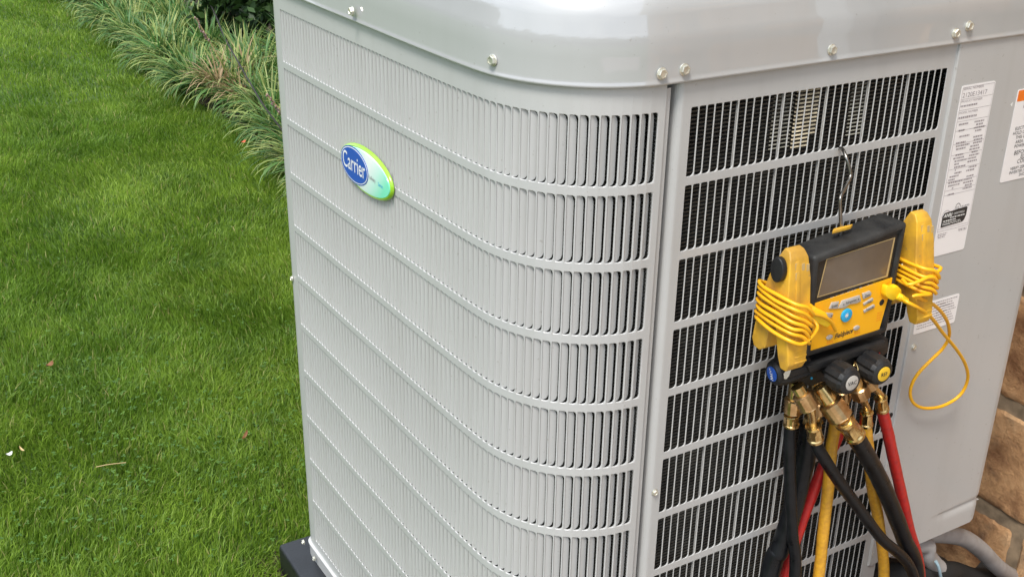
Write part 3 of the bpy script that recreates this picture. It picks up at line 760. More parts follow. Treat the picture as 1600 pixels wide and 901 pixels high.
# rubber boot: outer shell with a raised rim around a sunk front
def boot():
    bm = bmesh.new()
    def loop(pts): return [bm.verts.new(p) for p in pts]
    bo2 = [(p[0], FY-.001, p[2]) for p in bo]
    back = [(p[0]+.001*(1 if p[0] < .42 else -1), -.028, p[2]) for p in bo]
    lo = [loop(back), loop(bo2), loop(inset(bo2, .0075, FY-.001)), loop(inset(bo2, .0085, FY+.0025))]
    for a, b in zip(lo[:-1], lo[1:]):
        for i in range(4): bm.faces.new((a[i], a[(i+1) % 4], b[(i+1) % 4], b[i]))
    bm.faces.new(lo[0]); bm.faces.new(lo[-1][::-1])
    bmesh.ops.recalc_face_normals(bm, faces=bm.faces)
    ed = [e for e in bm.edges if all(v in lo[0]+lo[1] for v in e.verts)]
    bmesh.ops.bevel(bm, geom=ed, offset=.0055, segments=4, profile=.5, affect='EDGES', clamp_overlap=True)
    me = bpy.data.meshes.new('rubber_boot'); bm.to_mesh(me); bm.free(); me.shade_smooth(); me.set_sharp_from_angle(angle=math.radians(38))
    return link('rubber_boot', me, 'rubber', mg)
boot()
fz = FY+.0020
prism('front_bezel', [(0.3520, -0.0680, -0.1872), (0.4848, -0.0680, -0.1772), (0.4801, -0.0680, -0.3087), (0.3542, -0.0680, -0.3117)], (0, .004, 0), 'bezel', mg, .0008)
prism('screen_trim', [(0.3644, -0.0684, -0.1871), (0.4784, -0.0684, -0.1810), (0.4761, -0.0684, -0.2325), (0.3578, -0.0684, -0.2353)], (0, .001, 0), 'trim', mg)
prism('screen', [(0.3659, -0.0687, -0.1880), (0.4755, -0.0687, -0.1820), (0.4724, -0.0687, -0.2299), (0.3588, -0.0687, -0.2337)], (0, .001, 0), 'lcd', mg)
prism('faceplate', [(0.3490, -0.0690, -0.2423), (0.4874, -0.0690, -0.2355), (0.4758, -0.0690, -0.3046), (0.3507, -0.0690, -0.3096)], (0, .002, 0), 'face', mg)
prism('button', [(0.3816, -0.0705, -0.2461), (0.3941, -0.0705, -0.2473), (0.3931, -0.0705, -0.2570), (0.3786, -0.0705, -0.2538)], (0, .0015, 0), 'grey', mg, .0004)
prism('button', [(0.3989, -0.0705, -0.2474), (0.4288, -0.0705, -0.2466), (0.4329, -0.0705, -0.2553), (0.4251, -0.0705, -0.2571), (0.4134, -0.0705, -0.2555), (0.4058, -0.0705, -0.2586), (0.3943, -0.0705, -0.2569)], (0, .0015, 0), 'grey', mg, .0004)
prism('button', [(0.4327, -0.0705, -0.2455), (0.4457, -0.0705, -0.2445), (0.4492, -0.0705, -0.2481), (0.4488, -0.0705, -0.2516), (0.4359, -0.0705, -0.2537)], (0, .0015, 0), 'grey', mg, .0004)
prism('button', [(0.4375, -0.0705, -0.2596), (0.4520, -0.0705, -0.2552), (0.4544, -0.0705, -0.2568), (0.4538, -0.0705, -0.2599), (0.4387, -0.0705, -0.2630)], (0, .0015, 0), 'grey', mg, .0004)
prism('button', [(0.4400, -0.0705, -0.2699), (0.4565, -0.0705, -0.2651), (0.4590, -0.0705, -0.2670), (0.4584, -0.0705, -0.2701), (0.4415, -0.0705, -0.2736)], (0, .0015, 0), 'grey', mg, .0004)
prism('button', [(0.3737, -0.0705, -0.2578), (0.3866, -0.0705, -0.2613), (0.3857, -0.0705, -0.2669), (0.3799, -0.0705, -0.2659)], (0, .0015, 0), 'grey', mg, .0004)
def disc(name, c, r, y1, y0, m, par, n=24, rz=None):
    rz = rz or r; p = [(c[0]+r*math.cos(t), y1, c[2]+rz*math.sin(t)) for t in np.linspace(0, 2*math.pi, n, endpoint=False)]
    return prism(name, p, (0, y0-y1, 0), m, par, .0003)
disc('power_button', (0.4103, -0.0710, -0.2695), .0088, -.0715, -.069, 'blue', mg)
st = MB(); c_ = V((0.4093, -0.0719, -0.2689))
for k in range(4):
    a = math.pi*k/4; dx, dz = math.cos(a)*.0032, math.sin(a)*.0032; px_, pz_ = -math.sin(a)*.0005, math.cos(a)*.0005
    y_ = -.0718-.00005*k
    st.quad((c_.x-dx-px_, y_, c_.z-dz-pz_), (c_.x+dx-px_, y_, c_.z+dz-pz_), (c_.x+dx+px_, y_, c_.z+dz+pz_), (c_.x-dx+px_, y_, c_.z-dz+pz_))
st.build('light_symbol', 'white', mg, None)
disc('button', (0.3865, -0.0710, -0.2939), .0052, -.0705, -.069, 'grey', mg, rz=.0032)
disc('button', (0.4324, -0.0710, -0.2921), .0052, -.0705, -.069, 'grey', mg, rz=.0032)
disc('round_port', (0.4722, -0.0692, -0.2665), .0042, -.0693, -.068, 'dark', mg)
disc('round_port', (0.3490, -0.0692, -0.2744), .0040, -.0693, -.068, 'dark', mg)
ro_ = math.radians(3.0); DR, DU = (math.cos(ro_), 0, math.sin(ro_)), (-math.sin(ro_), 0, math.cos(ro_))
text('lettering', 'Wireless 4 Port Manifold  ·  Micron Gauge', .0052, (0.4154, -0.0688, -0.2396), DR, DU, 'white', mg, align='CENTER', sx=.80, shear=.2)
text('lettering', 'Fieldpiece', .0098, (0.4113, -0.0692, -0.2954), DR, DU, 'ink', mg, align='CENTER', sx=.78, shear=.35, bold=.00025)
text('lettering', 'Enter', .0058, (0.3869, -0.0708, -0.2516), DR, DU, 'ink', mg, align='CENTER', sx=.8)
text('lettering', 'Refrigerant', .0050, (0.4145, -0.0708, -0.2517), DR, DU, 'ink', mg, align='CENTER', sx=.8)
text('lettering', 'Zero', .0050, (0.4420, -0.0708, -0.2498), DR, DU, 'ink', mg, align='CENTER', sx=.85)
text('lettering', 'Units', .0045, (0.4468, -0.0708, -0.2598), DR, DU, 'ink', mg, align='CENTER', sx=.85)
text('lettering', 'Target SH', .0045, (0.4498, -0.0708, -0.2695), DR, DU, 'ink', mg, align='CENTER', sx=.72)
text('lettering', 'SLT', .0045, (0.3551, -0.0692, -0.2486), DR, DU, 'orange', mg, align='CENTER')
text('lettering', 'VST', .0045, (0.4772, -0.0692, -0.2420), DR, DU, 'orange', mg, align='CENTER')
tr_ = MB()
for (c, s) in ((V((0.4024, -0.0708, -0.2529)), 1), (V((0.4267, -0.0708, -0.2516)), -1), (V((0.3842, -0.0708, -0.2641)), -1)):
    tr_.add([(c.x-.0012, c.y, c.z-.0009*s), (c.x+.0012, c.y, c.z-.0009*s), (c.x, c.y, c.z+.0013*s)], [(0, 1, 2)])
tr_.build('arrow_symbols', 'ink', mg, None)
marks('small_print', [(0.4671, 0.4671+.009, -0.2804-.0035*k, .0009) for k in range(4)] + [(0.3837, 0.3837+.011, -0.3006-.002*k, .0008) for k in range(2)] + [(0.4305, 0.4305+.010, -0.2993-.002*k, .0008) for k in range(2)], -.0692, 'orange', mg, 2)
# yellow hook slot and wire hook
prism('hook_seat', [(0.3864, -0.0514, -0.1655), (0.4188, -0.0497, -0.1655), (0.4257, -0.0461, -0.1655), (0.3940, -0.0459, -0.1655)], (0, 0, .0045), 'clamp', mg, .0006)
hk = MB()
tube(hk, [(0.4326, .022, -0.0817-.002), (0.4366, 0.0040, -0.0818), (0.4292, -0.0100, -0.0777), (0.4245, -0.0220, -0.0841), (0.4275, -0.0280, -0.0989), (0.4274, -0.0300, -0.1063), (0.4159, -0.0360, -0.1148), (0.4017, -0.0430, -0.1224), (0.3997, -0.0450, -0.1310), (0.4075, -0.0450, -0.1650), (0.4075, -.045, -0.1650-.012)], .0022, 12, 10)
hk.build('wire_hook', 'steel', mg, 60)
# valve block
prism('valve_block', [(0.3487, -0.0640, -0.3263), (0.5017, -0.0640, -0.3248), (0.5077, -0.0640, -0.3475), (0.4891, -0.0640, -0.3541), (0.3739, -0.0640, -0.3625), (0.3469, -0.0640, -0.3481)], (0, .045, 0), 'blackp', mg, .0025, 2)
prism('block_rib', [(0.3535, -0.0720, -0.3247), (0.4878, -0.0720, -0.3225), (0.4921, -0.0720, -0.3318), (0.3596, -0.0720, -0.3360)], (0, .012, 0), 'blackp', mg, .0015)
disc('blue_dot', (0.3711, -0.0652, -0.3494), .0016, -.0654, -.064, 'blue', mg, 10)
disc('red_dot', (0.4886, -0.0652, -0.3436), .0012, -.0654, -.064, 'hosered', mg, 10)
def knob(base, tip, r, capm, txt, right, up, tsize, tc_='ink'):
    base, tip = V(base), V(tip); ax = (tip-base); L_ = ax.length
    mb = MB(); fl_ = lambda i, j: (1.0 if (i % 4) < 3 else .86) if 1 <= j <= 3 else 1.0
    revolve(mb, base, ax, [(0, r*.80), (L_*.08, r*.95), (L_*.5, r), (L_*.78, r*.97), (L_*.93, r*.84), (L_, r*.66)], 32, flute=fl_)
    k_ = mb.build('valve_knob', 'blackp', mg, 12)
    c2 = MB(); revolve(c2, tip - ax.normalized()*.0002, ax, [(0, r*.52), (.0008, r*.52), (.0011, r*.48)], 24); c2.build('knob_cap', capm, k_, 30)
    text('lettering', txt, tsize, tuple(tip + ax.normalized()*.0012), right, up, tc_, k_, align='CENTER', bold=.0001)
    sb = MB(); revolve(sb, base-ax.normalized()*.012, ax, [(0, r*.45), (.0125, r*.45)], 16); sb.build('knob_stem', 'blackp', k_, 30)
    return k_
kA = V((0.3919, -0.1100, -0.3397)); kB = V((0.3931, -0.0780, -0.3402))
knob(kB, kA, .0190, 'grey', 'VAC', RX, UZ, .0075)
kA = V((0.4536, -0.1050, -0.3459)); kB = V((0.4557, -0.0700, -0.3455))
knob(kB, kA, .0190, 'capyel', 'REF', RX, UZ, .0075)
kA = V((0.3193, -0.0480, -0.3377)); kB = kA + V((.050, -.004, .004))
kL = knob(kB, kA, .0185, 'navy', 'LOW', (0, -.3, -.95), (0, -.95, .3), .0066, 'white')
tp = MB()   # torn paper tag on the left knob
c0 = (kA+kB)/2
import itertools
def onknob(u, th): 
    ax = (kB-kA).normalized(); a, b, _ = frame(ax); return kA + ax*u + (a*math.cos(th)+b*math.sin(th))*.0193
ths = {}
a_, b_, _ = frame((kB-kA).normalized())
best = max(range(360), key=lambda d: ((a_*math.cos(math.radians(d))+b_*math.sin(math.radians(d))) @ V((-.35, -.55, .55))))
T0 = math.radians(best)
prof_ = [(.0035, .35, .70), (.007, .25, .75), (.011, .05, .60), (.015, -.05, .30), (.019, -.25, .10), (.024, -.25, .15), (.030, -.42, -.05), (.036, -.50, -.25)]
for (u1, l1, h1), (u2, l2, h2) in zip(prof_[:-1], prof_[1:]):
    for kk in range(2):
        f0, f1 = kk/2, (kk+1)/2
        tp.quad(onknob(u1, T0+l1+(h1-l1)*f0), onknob(u2, T0+l2+(h2-l2)*f0), onknob(u2, T0+l2+(h2-l2)*f1), onknob(u1, T0+l1+(h1-l1)*f1))
tp.build('torn_tag', 'cream', kL, None)
rg = MB(); c_ = V((0.4289, -0.0780, -0.3432))
tube(rg, [c_+V((.0062*math.cos(t), .003*math.sin(t*2), .0075*math.sin(t))) for t in np.linspace(-.6, 3.4, 12)], .0011, 8, 3); rg.build('brass_ring', 'brass', mg, 60)

# ================================================================ HOSES
def knurl(mb, p, ax, r, L_):
    n = 18; rows = max(5, int(L_/.0027)); pr = [(0, r*.82), (L_*.06, r*.97)] + [(L_*(.08+.84*k/rows), r) for k in range(rows+1)] + [(L_*.94, r*.97), (L_, r*.82)]
    revolve(mb, p, ax, pr, n, flute=lambda i, j: (1.0 if (i+j) % 2 else .86) if 2 <= j <= rows+2 else .97)
def fitting(h, top, nut, fer, end, r_nut, r_fer, r_tube, l_nut, bent):
    """brass end of a hose: stub from the block, knurled nut, tube, ribbed ferrule"""
    top, nut, fer, end = V(top), V(nut), V(fer), V(end)
    a1 = (nut-top).normalized()
    s_ = MB(); revolve(s_, top, a1, [(0, r_nut*.64), ((nut-top).length-l_nut*.45, r_nut*.64)], 20); s_.build('port_stub', 'brass', h, 40)
    n1 = MB(); knurl(n1, nut-a1*l_nut/2, a1, r_nut, l_nut); n1.build('knurled_nut', 'brass_nut', h, 12)
    a2 = (end-fer).normalized(); n_end = nut+a1*l_nut/2
    t_ = MB()
    tube(t_, [n_end-a1*.003, n_end+a1*.003, fer-a2*.004, fer+a2*.002] if bent else [n_end-a1*.002, (n_end+fer)/2, fer+a2*.002], r_tube, 14, 8); t_.build('elbow' if bent else 'neck', 'brass', h, 60)
    Lf = (end-fer).length
    f_ = MB(); revolve(f_, fer, a2, [(0, r_fer*.7), (.0008, r_fer*.97), (Lf*.12, r_fer*1.02), (Lf*.2, r_fer*.94), (Lf*.8, r_fer*.94), (Lf*.86, r_fer*1.04), (Lf, r_fer*1.02), (Lf, r_fer*.8)], 28, flute=lambda i, j: (1.0 if i % 4 < 2 else .93) if 2 < j < 5 else 1.); f_.build('ferrule', 'brass', h, 30)
def hose(label, pts, r, m, fit=None, group='charging hoses hanging from the manifold gauge'):
    mb = MB(); h = thing('refrigerant_hose', label, 'hose', tuple(pts[0]), group)
    def rf(t): return 1 + .012*math.sin(t*61) + .01*math.sin(t*143)
    tube(mb, pts, r, 16, 10, rf); mb.build('hose_line', m, h, 60)
    if fit: fitting(h, *fit)
    return h
def down(pt, dx, dy): # carry on to the ground below the frame and lie on it
    x, y, z = pt; return [(x+dx*.5, y+dy*.4-.01, (z+GZ)/2-.02), (x+dx, y+dy-.03, GZ+.07), (x+dx*1.3+.02, y+dy-.09, GZ+.045), (x+dx*2, y+dy-.20, GZ+.04)]
e = (0.3953, -0.0620, -0.6652)
hose('slim black hose hanging straight down at the far left of the bundle', [(0.3664, -0.0450, -0.4200), (0.3657, -0.0460, -0.4326), (0.3668, -0.0480, -0.4587), (0.3744, -0.0520, -0.5247), (0.3842, -0.0570, -0.5933), e] + down(e, .0, .0), .0080, 'hoseblack',
     ((0.3650, -0.0450, -0.3620), (0.3666, -0.0450, -0.3966), (0.3657, -0.0450, -0.4085), (0.3673, -0.0450, -0.4260), .0125, .0100, .0070, .021, False))
e = (0.3808, -0.0300, -0.6761)
hose('thick dull black hose behind, curving away to the lower left', [(0.4120, -0.0360, -0.4418), (0.4126, -0.0360, -0.4596), (0.4132, -0.0350, -0.4919), (0.4098, -0.0340, -0.5298), (0.4021, -0.0340, -0.5839), (0.3908, -0.0330, -0.6345), e] + down(e, -.07, .0), .0135, 'hoseblack',
     ((0.4032, -0.0440, -0.3690), (0.4149, -0.0420, -0.4126), (0.4152, -0.0380, -0.4321), (0.4130, -0.0360, -0.4480), .0125, .0128, .0080, .020, False))
e = (0.4157, -0.0260, -0.6979)
hose('red hose passing behind the yellow one towards the lower left', [(0.4554, -0.0450, -0.4225), (0.4637, -0.0400, -0.4430), (0.4702, -0.0340, -0.4779), (0.4639, -0.0300, -0.5064), (0.4585, -0.0280, -0.5253), (0.4455, -0.0260, -0.5711), (0.4307, -0.0260, -0.6203), e] + down(e, -.05, .0), .0080, 'hosered',
     ((0.4436, -0.0500, -0.3825), (0.4492, -0.0480, -0.4020), (0.4538, -0.0460, -0.4158), (0.4564, -0.0450, -0.4267), .0118, .0095, .0065, .020, False))
e = (0.4567, -0.0500, -0.6974)
hose('straight yellow hose hanging in the middle of the bundle', [(0.4462, -0.0460, -0.4252), (0.4484, -0.0460, -0.4502), (0.4476, -0.0460, -0.4845), (0.4523, -0.0470, -0.5536), (0.4535, -0.0490, -0.6235), e] + down(e, -.01, .0), .0080, 'hoseyellow')
e = (0.6199, -0.0850, -0.7369)
hose('slim glossy black hose crossing diagonally to the lower right', [(0.3760, -0.0800, -0.4289), (0.3788, -0.0810, -0.4386), (0.3860, -0.0840, -0.4524), (0.4176, -0.0860, -0.4962), (0.4648, -0.0860, -0.5550), (0.5264, -0.0860, -0.6304), e] + down(e, .10, .0), .0080, 'hoseblack',
     ((0.3405, -0.0720, -0.3487), (0.3497, -0.0800, -0.3679), (0.3686, -0.0800, -0.4080), (0.3770, -0.0800, -0.4320), .0135, .0102, .0052, .0225, True))
e = (0.6529, -0.0660, -0.7629)
hose('thickest scuffed black hose on the big brass fitting, curving to the lower right', [(0.4261, -0.0960, -0.4259), (0.4329, -0.0960, -0.4373), (0.4523, -0.0940, -0.4616), (0.4959, -0.0880, -0.5173), (0.5431, -0.0800, -0.5833), (0.5974, -0.0720, -0.6674), e] + down(e, .04, .0), .0118, 'hoseblack',
     ((0.3764, -0.0740, -0.3583), (0.3917, -0.0920, -0.3864), (0.4050, -0.0950, -0.4034), (0.4303, -0.0960, -0.4328), .0165, .0132, .0100, .0270, False))
e = (0.6013, -0.0480, -0.7551)
hose('yellow hose right of the middle, behind the thickest black one', [(0.4786, -0.0700, -0.4435), (0.4820, -0.0700, -0.4572), (0.4952, -0.0680, -0.4921), (0.5283, -0.0600, -0.5712), (0.5583, -0.0540, -0.6337), e] + down(e, .03, .0), .0080, 'hoseyellow',
     ((0.4366, -0.0740, -0.3617), (0.4489, -0.0760, -0.3835), (0.4756, -0.0700, -0.4223), (0.4793, -0.0700, -0.4456), .0128, .0088, .0050, .0190, True))
e = (0.6908, -0.0460, -0.7914)
hose('bright red hose at the right edge of the bundle', [(0.5124, -0.0640, -0.4319), (0.5172, -0.0640, -0.4430), (0.5336, -0.0630, -0.4752), (0.5495, -0.0610, -0.5075), (0.5869, -0.0560, -0.5812), (0.6332, -0.0510, -0.6745), e] + down(e, .04, .0), .0080, 'hosered',
     ((0.4610, -0.0660, -0.3682), (0.4741, -0.0670, -0.3815), (0.5054, -0.0640, -0.4124), (0.5144, -0.0640, -0.4354), .0110, .0088, .0048, .0180, True))

# ================================================================ PIPE CLAMPS WITH WOUND CORDS
def clampthing(x0, x1, dy, dz, tilt, label):
    c = thing('pipe_clamp', label, 'pipe clamp', ((x0+x1)/2, -.06+dy, -.30+dz), 'yellow pipe clamps holstered on the gauge')
    P = [(-.068, -.159), (-.0765, -.161), (-.082, -.169), (-.0870, -.195), (-.0915, -.235), (-.0960, -.272), (-.0990, -.297), (-.0950, -.306), (-.0850, -.306), (-.0800, -.292), (-.0750, -.262), (-.0715, -.242), (-.0685, -.245), (-.0640, -.265), (-.0580, -.291), (-.0480, -.298), (-.0385, -.296), (-.0350, -.286), (-.0405, -.258), (-.0480, -.219), (-.0580, -.180)]
    k = tilt
    def Q(y, z, x=x0): return (x + k*(z+.16)*-1, y+dy, z+dz)
    cb = prism('clamp_body', [Q(*p) for p in P], (x1-x0, 0, 0), 'clamp', c, .0078, 5, 60)
    for v_ in cb.data.vertices:
        zz_ = v_.co.z - dz; mid = (x0+x1)/2 - k*(zz_+.16)
        wv = float(np.interp(-zz_, [.158, .175, .22, .262, .31], [.62, .90, 1.10, 1.0, .74])); v_.co.x = mid + (v_.co.x-mid)*wv
    # raised spine, the cut windows near the hinge and the grip ribs
    prism('spine', [Q(y-.0012, z, x0+.011) for y, z in [(-.082, -.172), (-.0870, -.195), (-.0915, -.235), (-.0960, -.272)]] + [Q(y+.004, z, x0+.011) for y, z in [(-.0960, -.272), (-.0915, -.235), (-.0870, -.195), (-.082, -.172)]], (.006, 0, 0), 'clamp', c, .0006)
    for a, zz_ in ((.010, -.178), (.010, -.189), (.020, -.180), (.027, -.182)):
        yy = np.interp(-zz_, [.163, .195, .235], [-.0800, -.0870, -.0915]) - .0004
        prism('window_notch', [Q(yy, zz_+.004, x0+a), Q(yy, zz_+.004, x0+a+.0045), Q(yy-.0009, zz_-.004, x0+a+.0045), Q(yy-.0009, zz_-.004, x0+a)], (0, .002, 0), 'trim', c)
    for zz_ in (-.281, -.288, -.295):
        yy = np.interp(-zz_, [.272, .297], [-.0960, -.0990]) - .0002
        prism('grip_rib', [Q(yy, zz_+.0008, x0+.013), Q(yy, zz_+.0008, x1-.003), Q(yy-.0008, zz_-.0008, x1-.003), Q(yy-.0008, zz_-.0008, x0+.013)], (0, .001, 0), 'clamp', c, .0003)
    pv_ = MB(); revolve(pv_, Q(-.066, -.232, x0-.0015), (-1, 0, 0), [(-.004, .0055), (0, .0055), (.0012, .0042), (.0012, .0026), (.0004, .0020)], 20); pv_.build('hinge_pin', 'brass', c, 30)
    return c
def cord_wrap(c, cx, cy, rx, ry, zs, tilt, r=.0024, seed=1, tail0=None, tail1=None, z_slant=0.):
    rs = random.Random(seed); pts = list(tail0 or [])
    for zc in zs:
        ph = rs.uniform(-.2, .2)
        for k in range(10):
            t = -math.pi/2 + .5 + 2*math.pi*k/10; fx, fy = math.cos(t), math.sin(t)
            sq = 1/max(abs(fx), abs(fy))**.45
            pts.append((cx+rx*fx*sq*(1+rs.uniform(-.03, .05)), cy+ry*fy*sq*(1+rs.uniform(-.02, .04)), zc-tilt*fx*.016+tilt*fy*.004 + rs.uniform(-.0014, .0014) - z_slant*k/10))
    pts += list(tail1 or [])
    mb = MB(); tube(mb, pts, r, 9, 4); return mb.build('cord', 'cord', c, 70)
cL = clampthing(.289, .3235, 0, 0, .0, 'yellow pipe clamp left of the gauge with a black lever and cord wound tightly')
lv = MB(); pb = V((.288, -.071, -.184))
prism('lever', [(.2825, -.071+.0105*math.cos(t), -.183+.0155*math.sin(t)) for t in np.linspace(0, 2*math.pi, 20, endpoint=False)], (.008, 0, 0), 'blackp', cL, .0025, 3)
cord_wrap(cL, .3060, -.0685, .0215, .0365, (-.2200, -.2275, -.2350, -.2430, -.2500, -.2585, -.2660), .55, seed=3,
          tail1=[(.322, -.102, -.262), (.336, -.094, -.256), (0.3309, -0.0820, -0.2462), (0.3513, -0.0800, -0.2517), (0.3732, -0.0780, -0.2644), (0.3925, -0.0730, -0.2849)])
prism('plug', [(0.3405, -0.0780, -0.2434), (0.3484, -0.0780, -0.2419), (0.3671, -0.0780, -0.2537), (0.3786, -0.0780, -0.2708), (0.3718, -0.0780, -0.2743), (0.3566, -0.0780, -0.2656), (0.3447, -0.0780, -0.2561)], (0, .008, 0), 'plug', cL, .0015)
cR = clampthing(.5035, .536, .0085, .004, .09, 'yellow pipe clamp right of the gauge with its cord looping down over the panel')
cord_wrap(cR, .5290, -.0600, .0205, .0365, (-.2240, -.2330, -.2400, -.2475, -.2540), .35, seed=8,
          tail0=[(0.4962, -0.0750, -0.2385), (0.4928, -0.0920, -0.2373)],
          tail1=[(0.4961, -0.0960, -0.2520), (0.5366, -0.0850, -0.2724), (0.5823, -0.0700, -0.2996), (0.6303, -0.0520, -0.3369), (0.6567, -0.0400, -0.3698), (0.6603, -0.0320, -0.3931), (0.6470, -0.0260, -0.4116), (0.6288, -0.0220, -0.4312), (0.6218, -0.0200, -0.4528), (0.6309, -0.0190, -0.4766), (0.6565, -0.0200, -0.4948), (0.6965, -0.0220, -0.5019), (0.7273, -0.0260, -0.4902), (0.7290, -0.0320, -0.4611), (0.7044, -0.0400, -0.4260), (0.6637, -0.0500, -0.3879), (0.6133, -0.0620, -0.3468), (0.5622, -0.0780, -0.3055), (0.5154, -0.0940, -0.2755), (0.4940, -0.0920, -0.2627), (0.4935, -0.0820, -0.2614)])
prism('plug', [(0.4658, -0.0780, -0.2439), (0.4670, -0.0780, -0.2390), (0.4782, -0.0780, -0.2439), (0.4859, -0.0780, -0.2430), (0.4942, -0.0780, -0.2500), (0.4967, -0.0780, -0.2558), (0.4887, -0.0780, -0.2611), (0.4823, -0.0780, -0.2632), (0.4734, -0.0780, -0.2586), (0.4666, -0.0780, -0.2527)], (0, .009, 0), 'plug', cR, .0018)
sr = MB()
p0_, p1_ = V((0.4891, -0.0780, -0.2576)), V((0.5051, -0.0820, -0.2675))
ax_ = (p1_-p0_); revolve(sr, p0_+V((0, .003, 0)), ax_, [(ax_.length*k/13, (.0055 if (k//1) % 2 else .0044)*(1-.25*k/13)) for k in range(14)], 14); sr.build('strain_relief', 'plug', cR, 40)

# ================================================================ PIPES BY THE WALL
cdt = thing('conduit', 'pale grey electrical conduit curving from under the service panel to the wall', 'conduit', (.82, .03, -.83))
mb = MB(); tube(mb, [(.735, .045, -.805), (.775, .042, -.806), (.810, .040, -.808), (0.9003, 0.0400, -0.8470), (0.9783, 0.0500, -0.9065), (1.0664, 0.0600, -0.9889), (1.1422, 0.0700, -1.0473), (1.2498, 0.0850, -1.1136), (1.20, .12, -1.05)], .0150, 18, 8); mb.build('conduit_pipe', 'pvc', cdt, 60)
mb = MB(); pA = V((.768, .042, -.806)); revolve(mb, pA, (1, 0, -.06), [(0, .017), (.002, .019), (.009, .019), (.010, .0165), (.014, .0165), (.015, .0195), (.026, .0190), (.028, .0165)], 24); mb.build('conduit_fitting', 'pvcdirty_dimlight', cdt, 30)
p2 = thing('drain_elbow', 'short pale grey pipe stub below the service panel beside the red hose', 'pipe', (.74, .02, -.80))
mb = MB(); tube(mb, [(.705, .05, -.795), (.722, .030, -.800), (0.7786, 0.0200, -0.8052), (0.7922, 0.0200, -0.8308), (0.8181, 0.0200, -0.8614), (0.8282, 0.0200, -0.8705)], .0145, 18, 8); mb.build('pipe_bend', 'pvc', p2, 60)
ln = MB(); tube(ln, [(.70, .06, -.86), (0.8245, 0.0200, -0.8810), (0.9187, 0.0500, -0.9353), (1.0462, 0.0800, -1.0182), (1.2, .15, -1.08)], .0190, 16, 8)
tagit(ln.build('insulated_line', 'insul', None, 60), 'black foam insulated refrigerant line under the grey conduit', 'insulated pipe')
ln = MB(); tube(ln, [(0.7884, 0.0000, -0.8289), (0.7920, -0.0040, -0.8378), (0.7983, -0.0060, -0.8544), (0.8104, -0.0040, -0.8814)], .0028, 10, 8)
tagit(ln.build('thermostat_wire', 'wire', None, 60), 'thin pale blue wire hanging over the black insulated line', 'wire')

# ================================================================ PLANTS
def blades(P, lean, h, wd, tint, curve=.5, seg=2):
    """numpy grass: P (n,3) roots, lean (n,2), h heights, wd widths -> mesh data"""
    n = len(P); az = rng.uniform(0, 2*np.pi, n); W = np.c_[np.cos(az), np.sin(az), np.zeros(n)]*wd[:, None]/2
    Lz = np.c_[lean, np.zeros(n)]; up = np.c_[np.zeros((n, 2)), h]
    m_ = P + up*.55 + Lz*h[:, None]*.35; t_ = P + up*(1-.25*np.clip(np.hypot(*lean.T), 0, 1))[:, None] + Lz*h[:, None]*1.0
    v = np.stack([P-W, P+W, m_+W*.85, m_-W*.85, t_], 1).reshape(-1, 3)
    b = np.arange(n)*5
    quads = np.stack([b, b+1, b+2, b+3], 1); tris = np.stack([b+3, b+2, b+4], 1)
    me = bpy.data.meshes.new('grass'); me.vertices.add(len(v)); me.vertices.foreach_set('co', v.astype(np.float32).ravel())
    loops = np.concatenate([quads.ravel(), tris.ravel()]).astype(np.int32)
    me.loops.add(len(loops)); me.loops.foreach_set('vertex_index', loops)
    me.polygons.add(2*n); ls_ = np.r_[np.arange(n)*4, 4*n + np.arange(n)*3].astype(np.int32)
    me.polygons.foreach_set('loop_start', ls_)
    me.update(calc_edges=True); me.validate()
    at = me.attributes.new('tint', 'FLOAT', 'POINT'); at.data.foreach_set('value', np.repeat(tint, 5).astype(np.float32))
    ap = me.attributes.new('pale', 'FLOAT', 'POINT'); ap.data.foreach_set('value', np.repeat((rng.random(n) < .035)*rng.uniform(.3, .9, n), 5).astype(np.float32))
    me.shade_smooth(); return me
def field(P, seed, sc_):
    r = np.random.default_rng(seed); o = np.zeros(len(P))
    for k in range(7):
        f = r.uniform(.6, 2.6)*sc_; a = r.uniform(0, 6.28); o += np.sin((P[:, 0]*math.cos(a)+P[:, 1]*math.sin(a))*f*2*np.pi + r.uniform(0, 6.28))
    return o/7**.5
def scatter(n, x0, x1, y0, y1): return np.c_[rng.uniform(x0, x1, n), rng.uniform(y0, y1, n)]
Q = np.concatenate([scatter(190000, -.75, .72, .78, 2.6), scatter(105000, -.75, .98, 2.6, 4.6), scatter(60000, -.6, 1.1, 4.6, 8.2),
                    scatter(14000, -1.6, -.06, -.8, .78), scatter(22000, -2.2, -.75, .5, 4.0), scatter(14000, -2.2, -.6, 4.0, 8.2), scatter(16000, .0, 1.12, .84, 1.9)])
edge = .84 + .03*np.sin(Q[:, 1]*2.1) + .02*np.sin(Q[:, 1]*5.3)
Q = Q[~((Q[:, 1] > 1.9) & (Q[:, 0] > edge - .02 + rng.normal(0, .02, len(Q))))]
Q = Q[~((Q[:, 0] > -.052) & (Q[:, 1] < .838))]
th = field(Q, 1, .35)*2.6 + field(Q, 2, 2.3)*.9 + rng.normal(0, 1.15, len(Q))
am_ = np.clip(.48 + .10*field(Q, 3, 2.5) + rng.normal(0, .25, len(Q)), .05, 1.2)
lean = np.c_[np.cos(th), np.sin(th)]*am_[:, None]
hh = np.clip(.027 + .004*field(Q, 4, 1.6) + rng.normal(0, .008, len(Q)), .010, .06)
wd = rng.uniform(.0014, .0030, len(Q))*np.where(Q[:, 1] > 4.6, 1.7, np.where(Q[:, 1] > 2.6, 1.25, 1.))
tn = np.clip(.45 + .13*field(Q, 5, 1.4) + .10*field(Q, 6, 4.) + rng.normal(0, .32, len(Q)), 0, 1)
gme = blades(np.c_[Q, np.full(len(Q), GZ)], lean, hh, wd, tn)
tagit(link('grass', gme, 'grass'), 'short bright green lawn grass left of the unit', 'grass', kind='stuff')
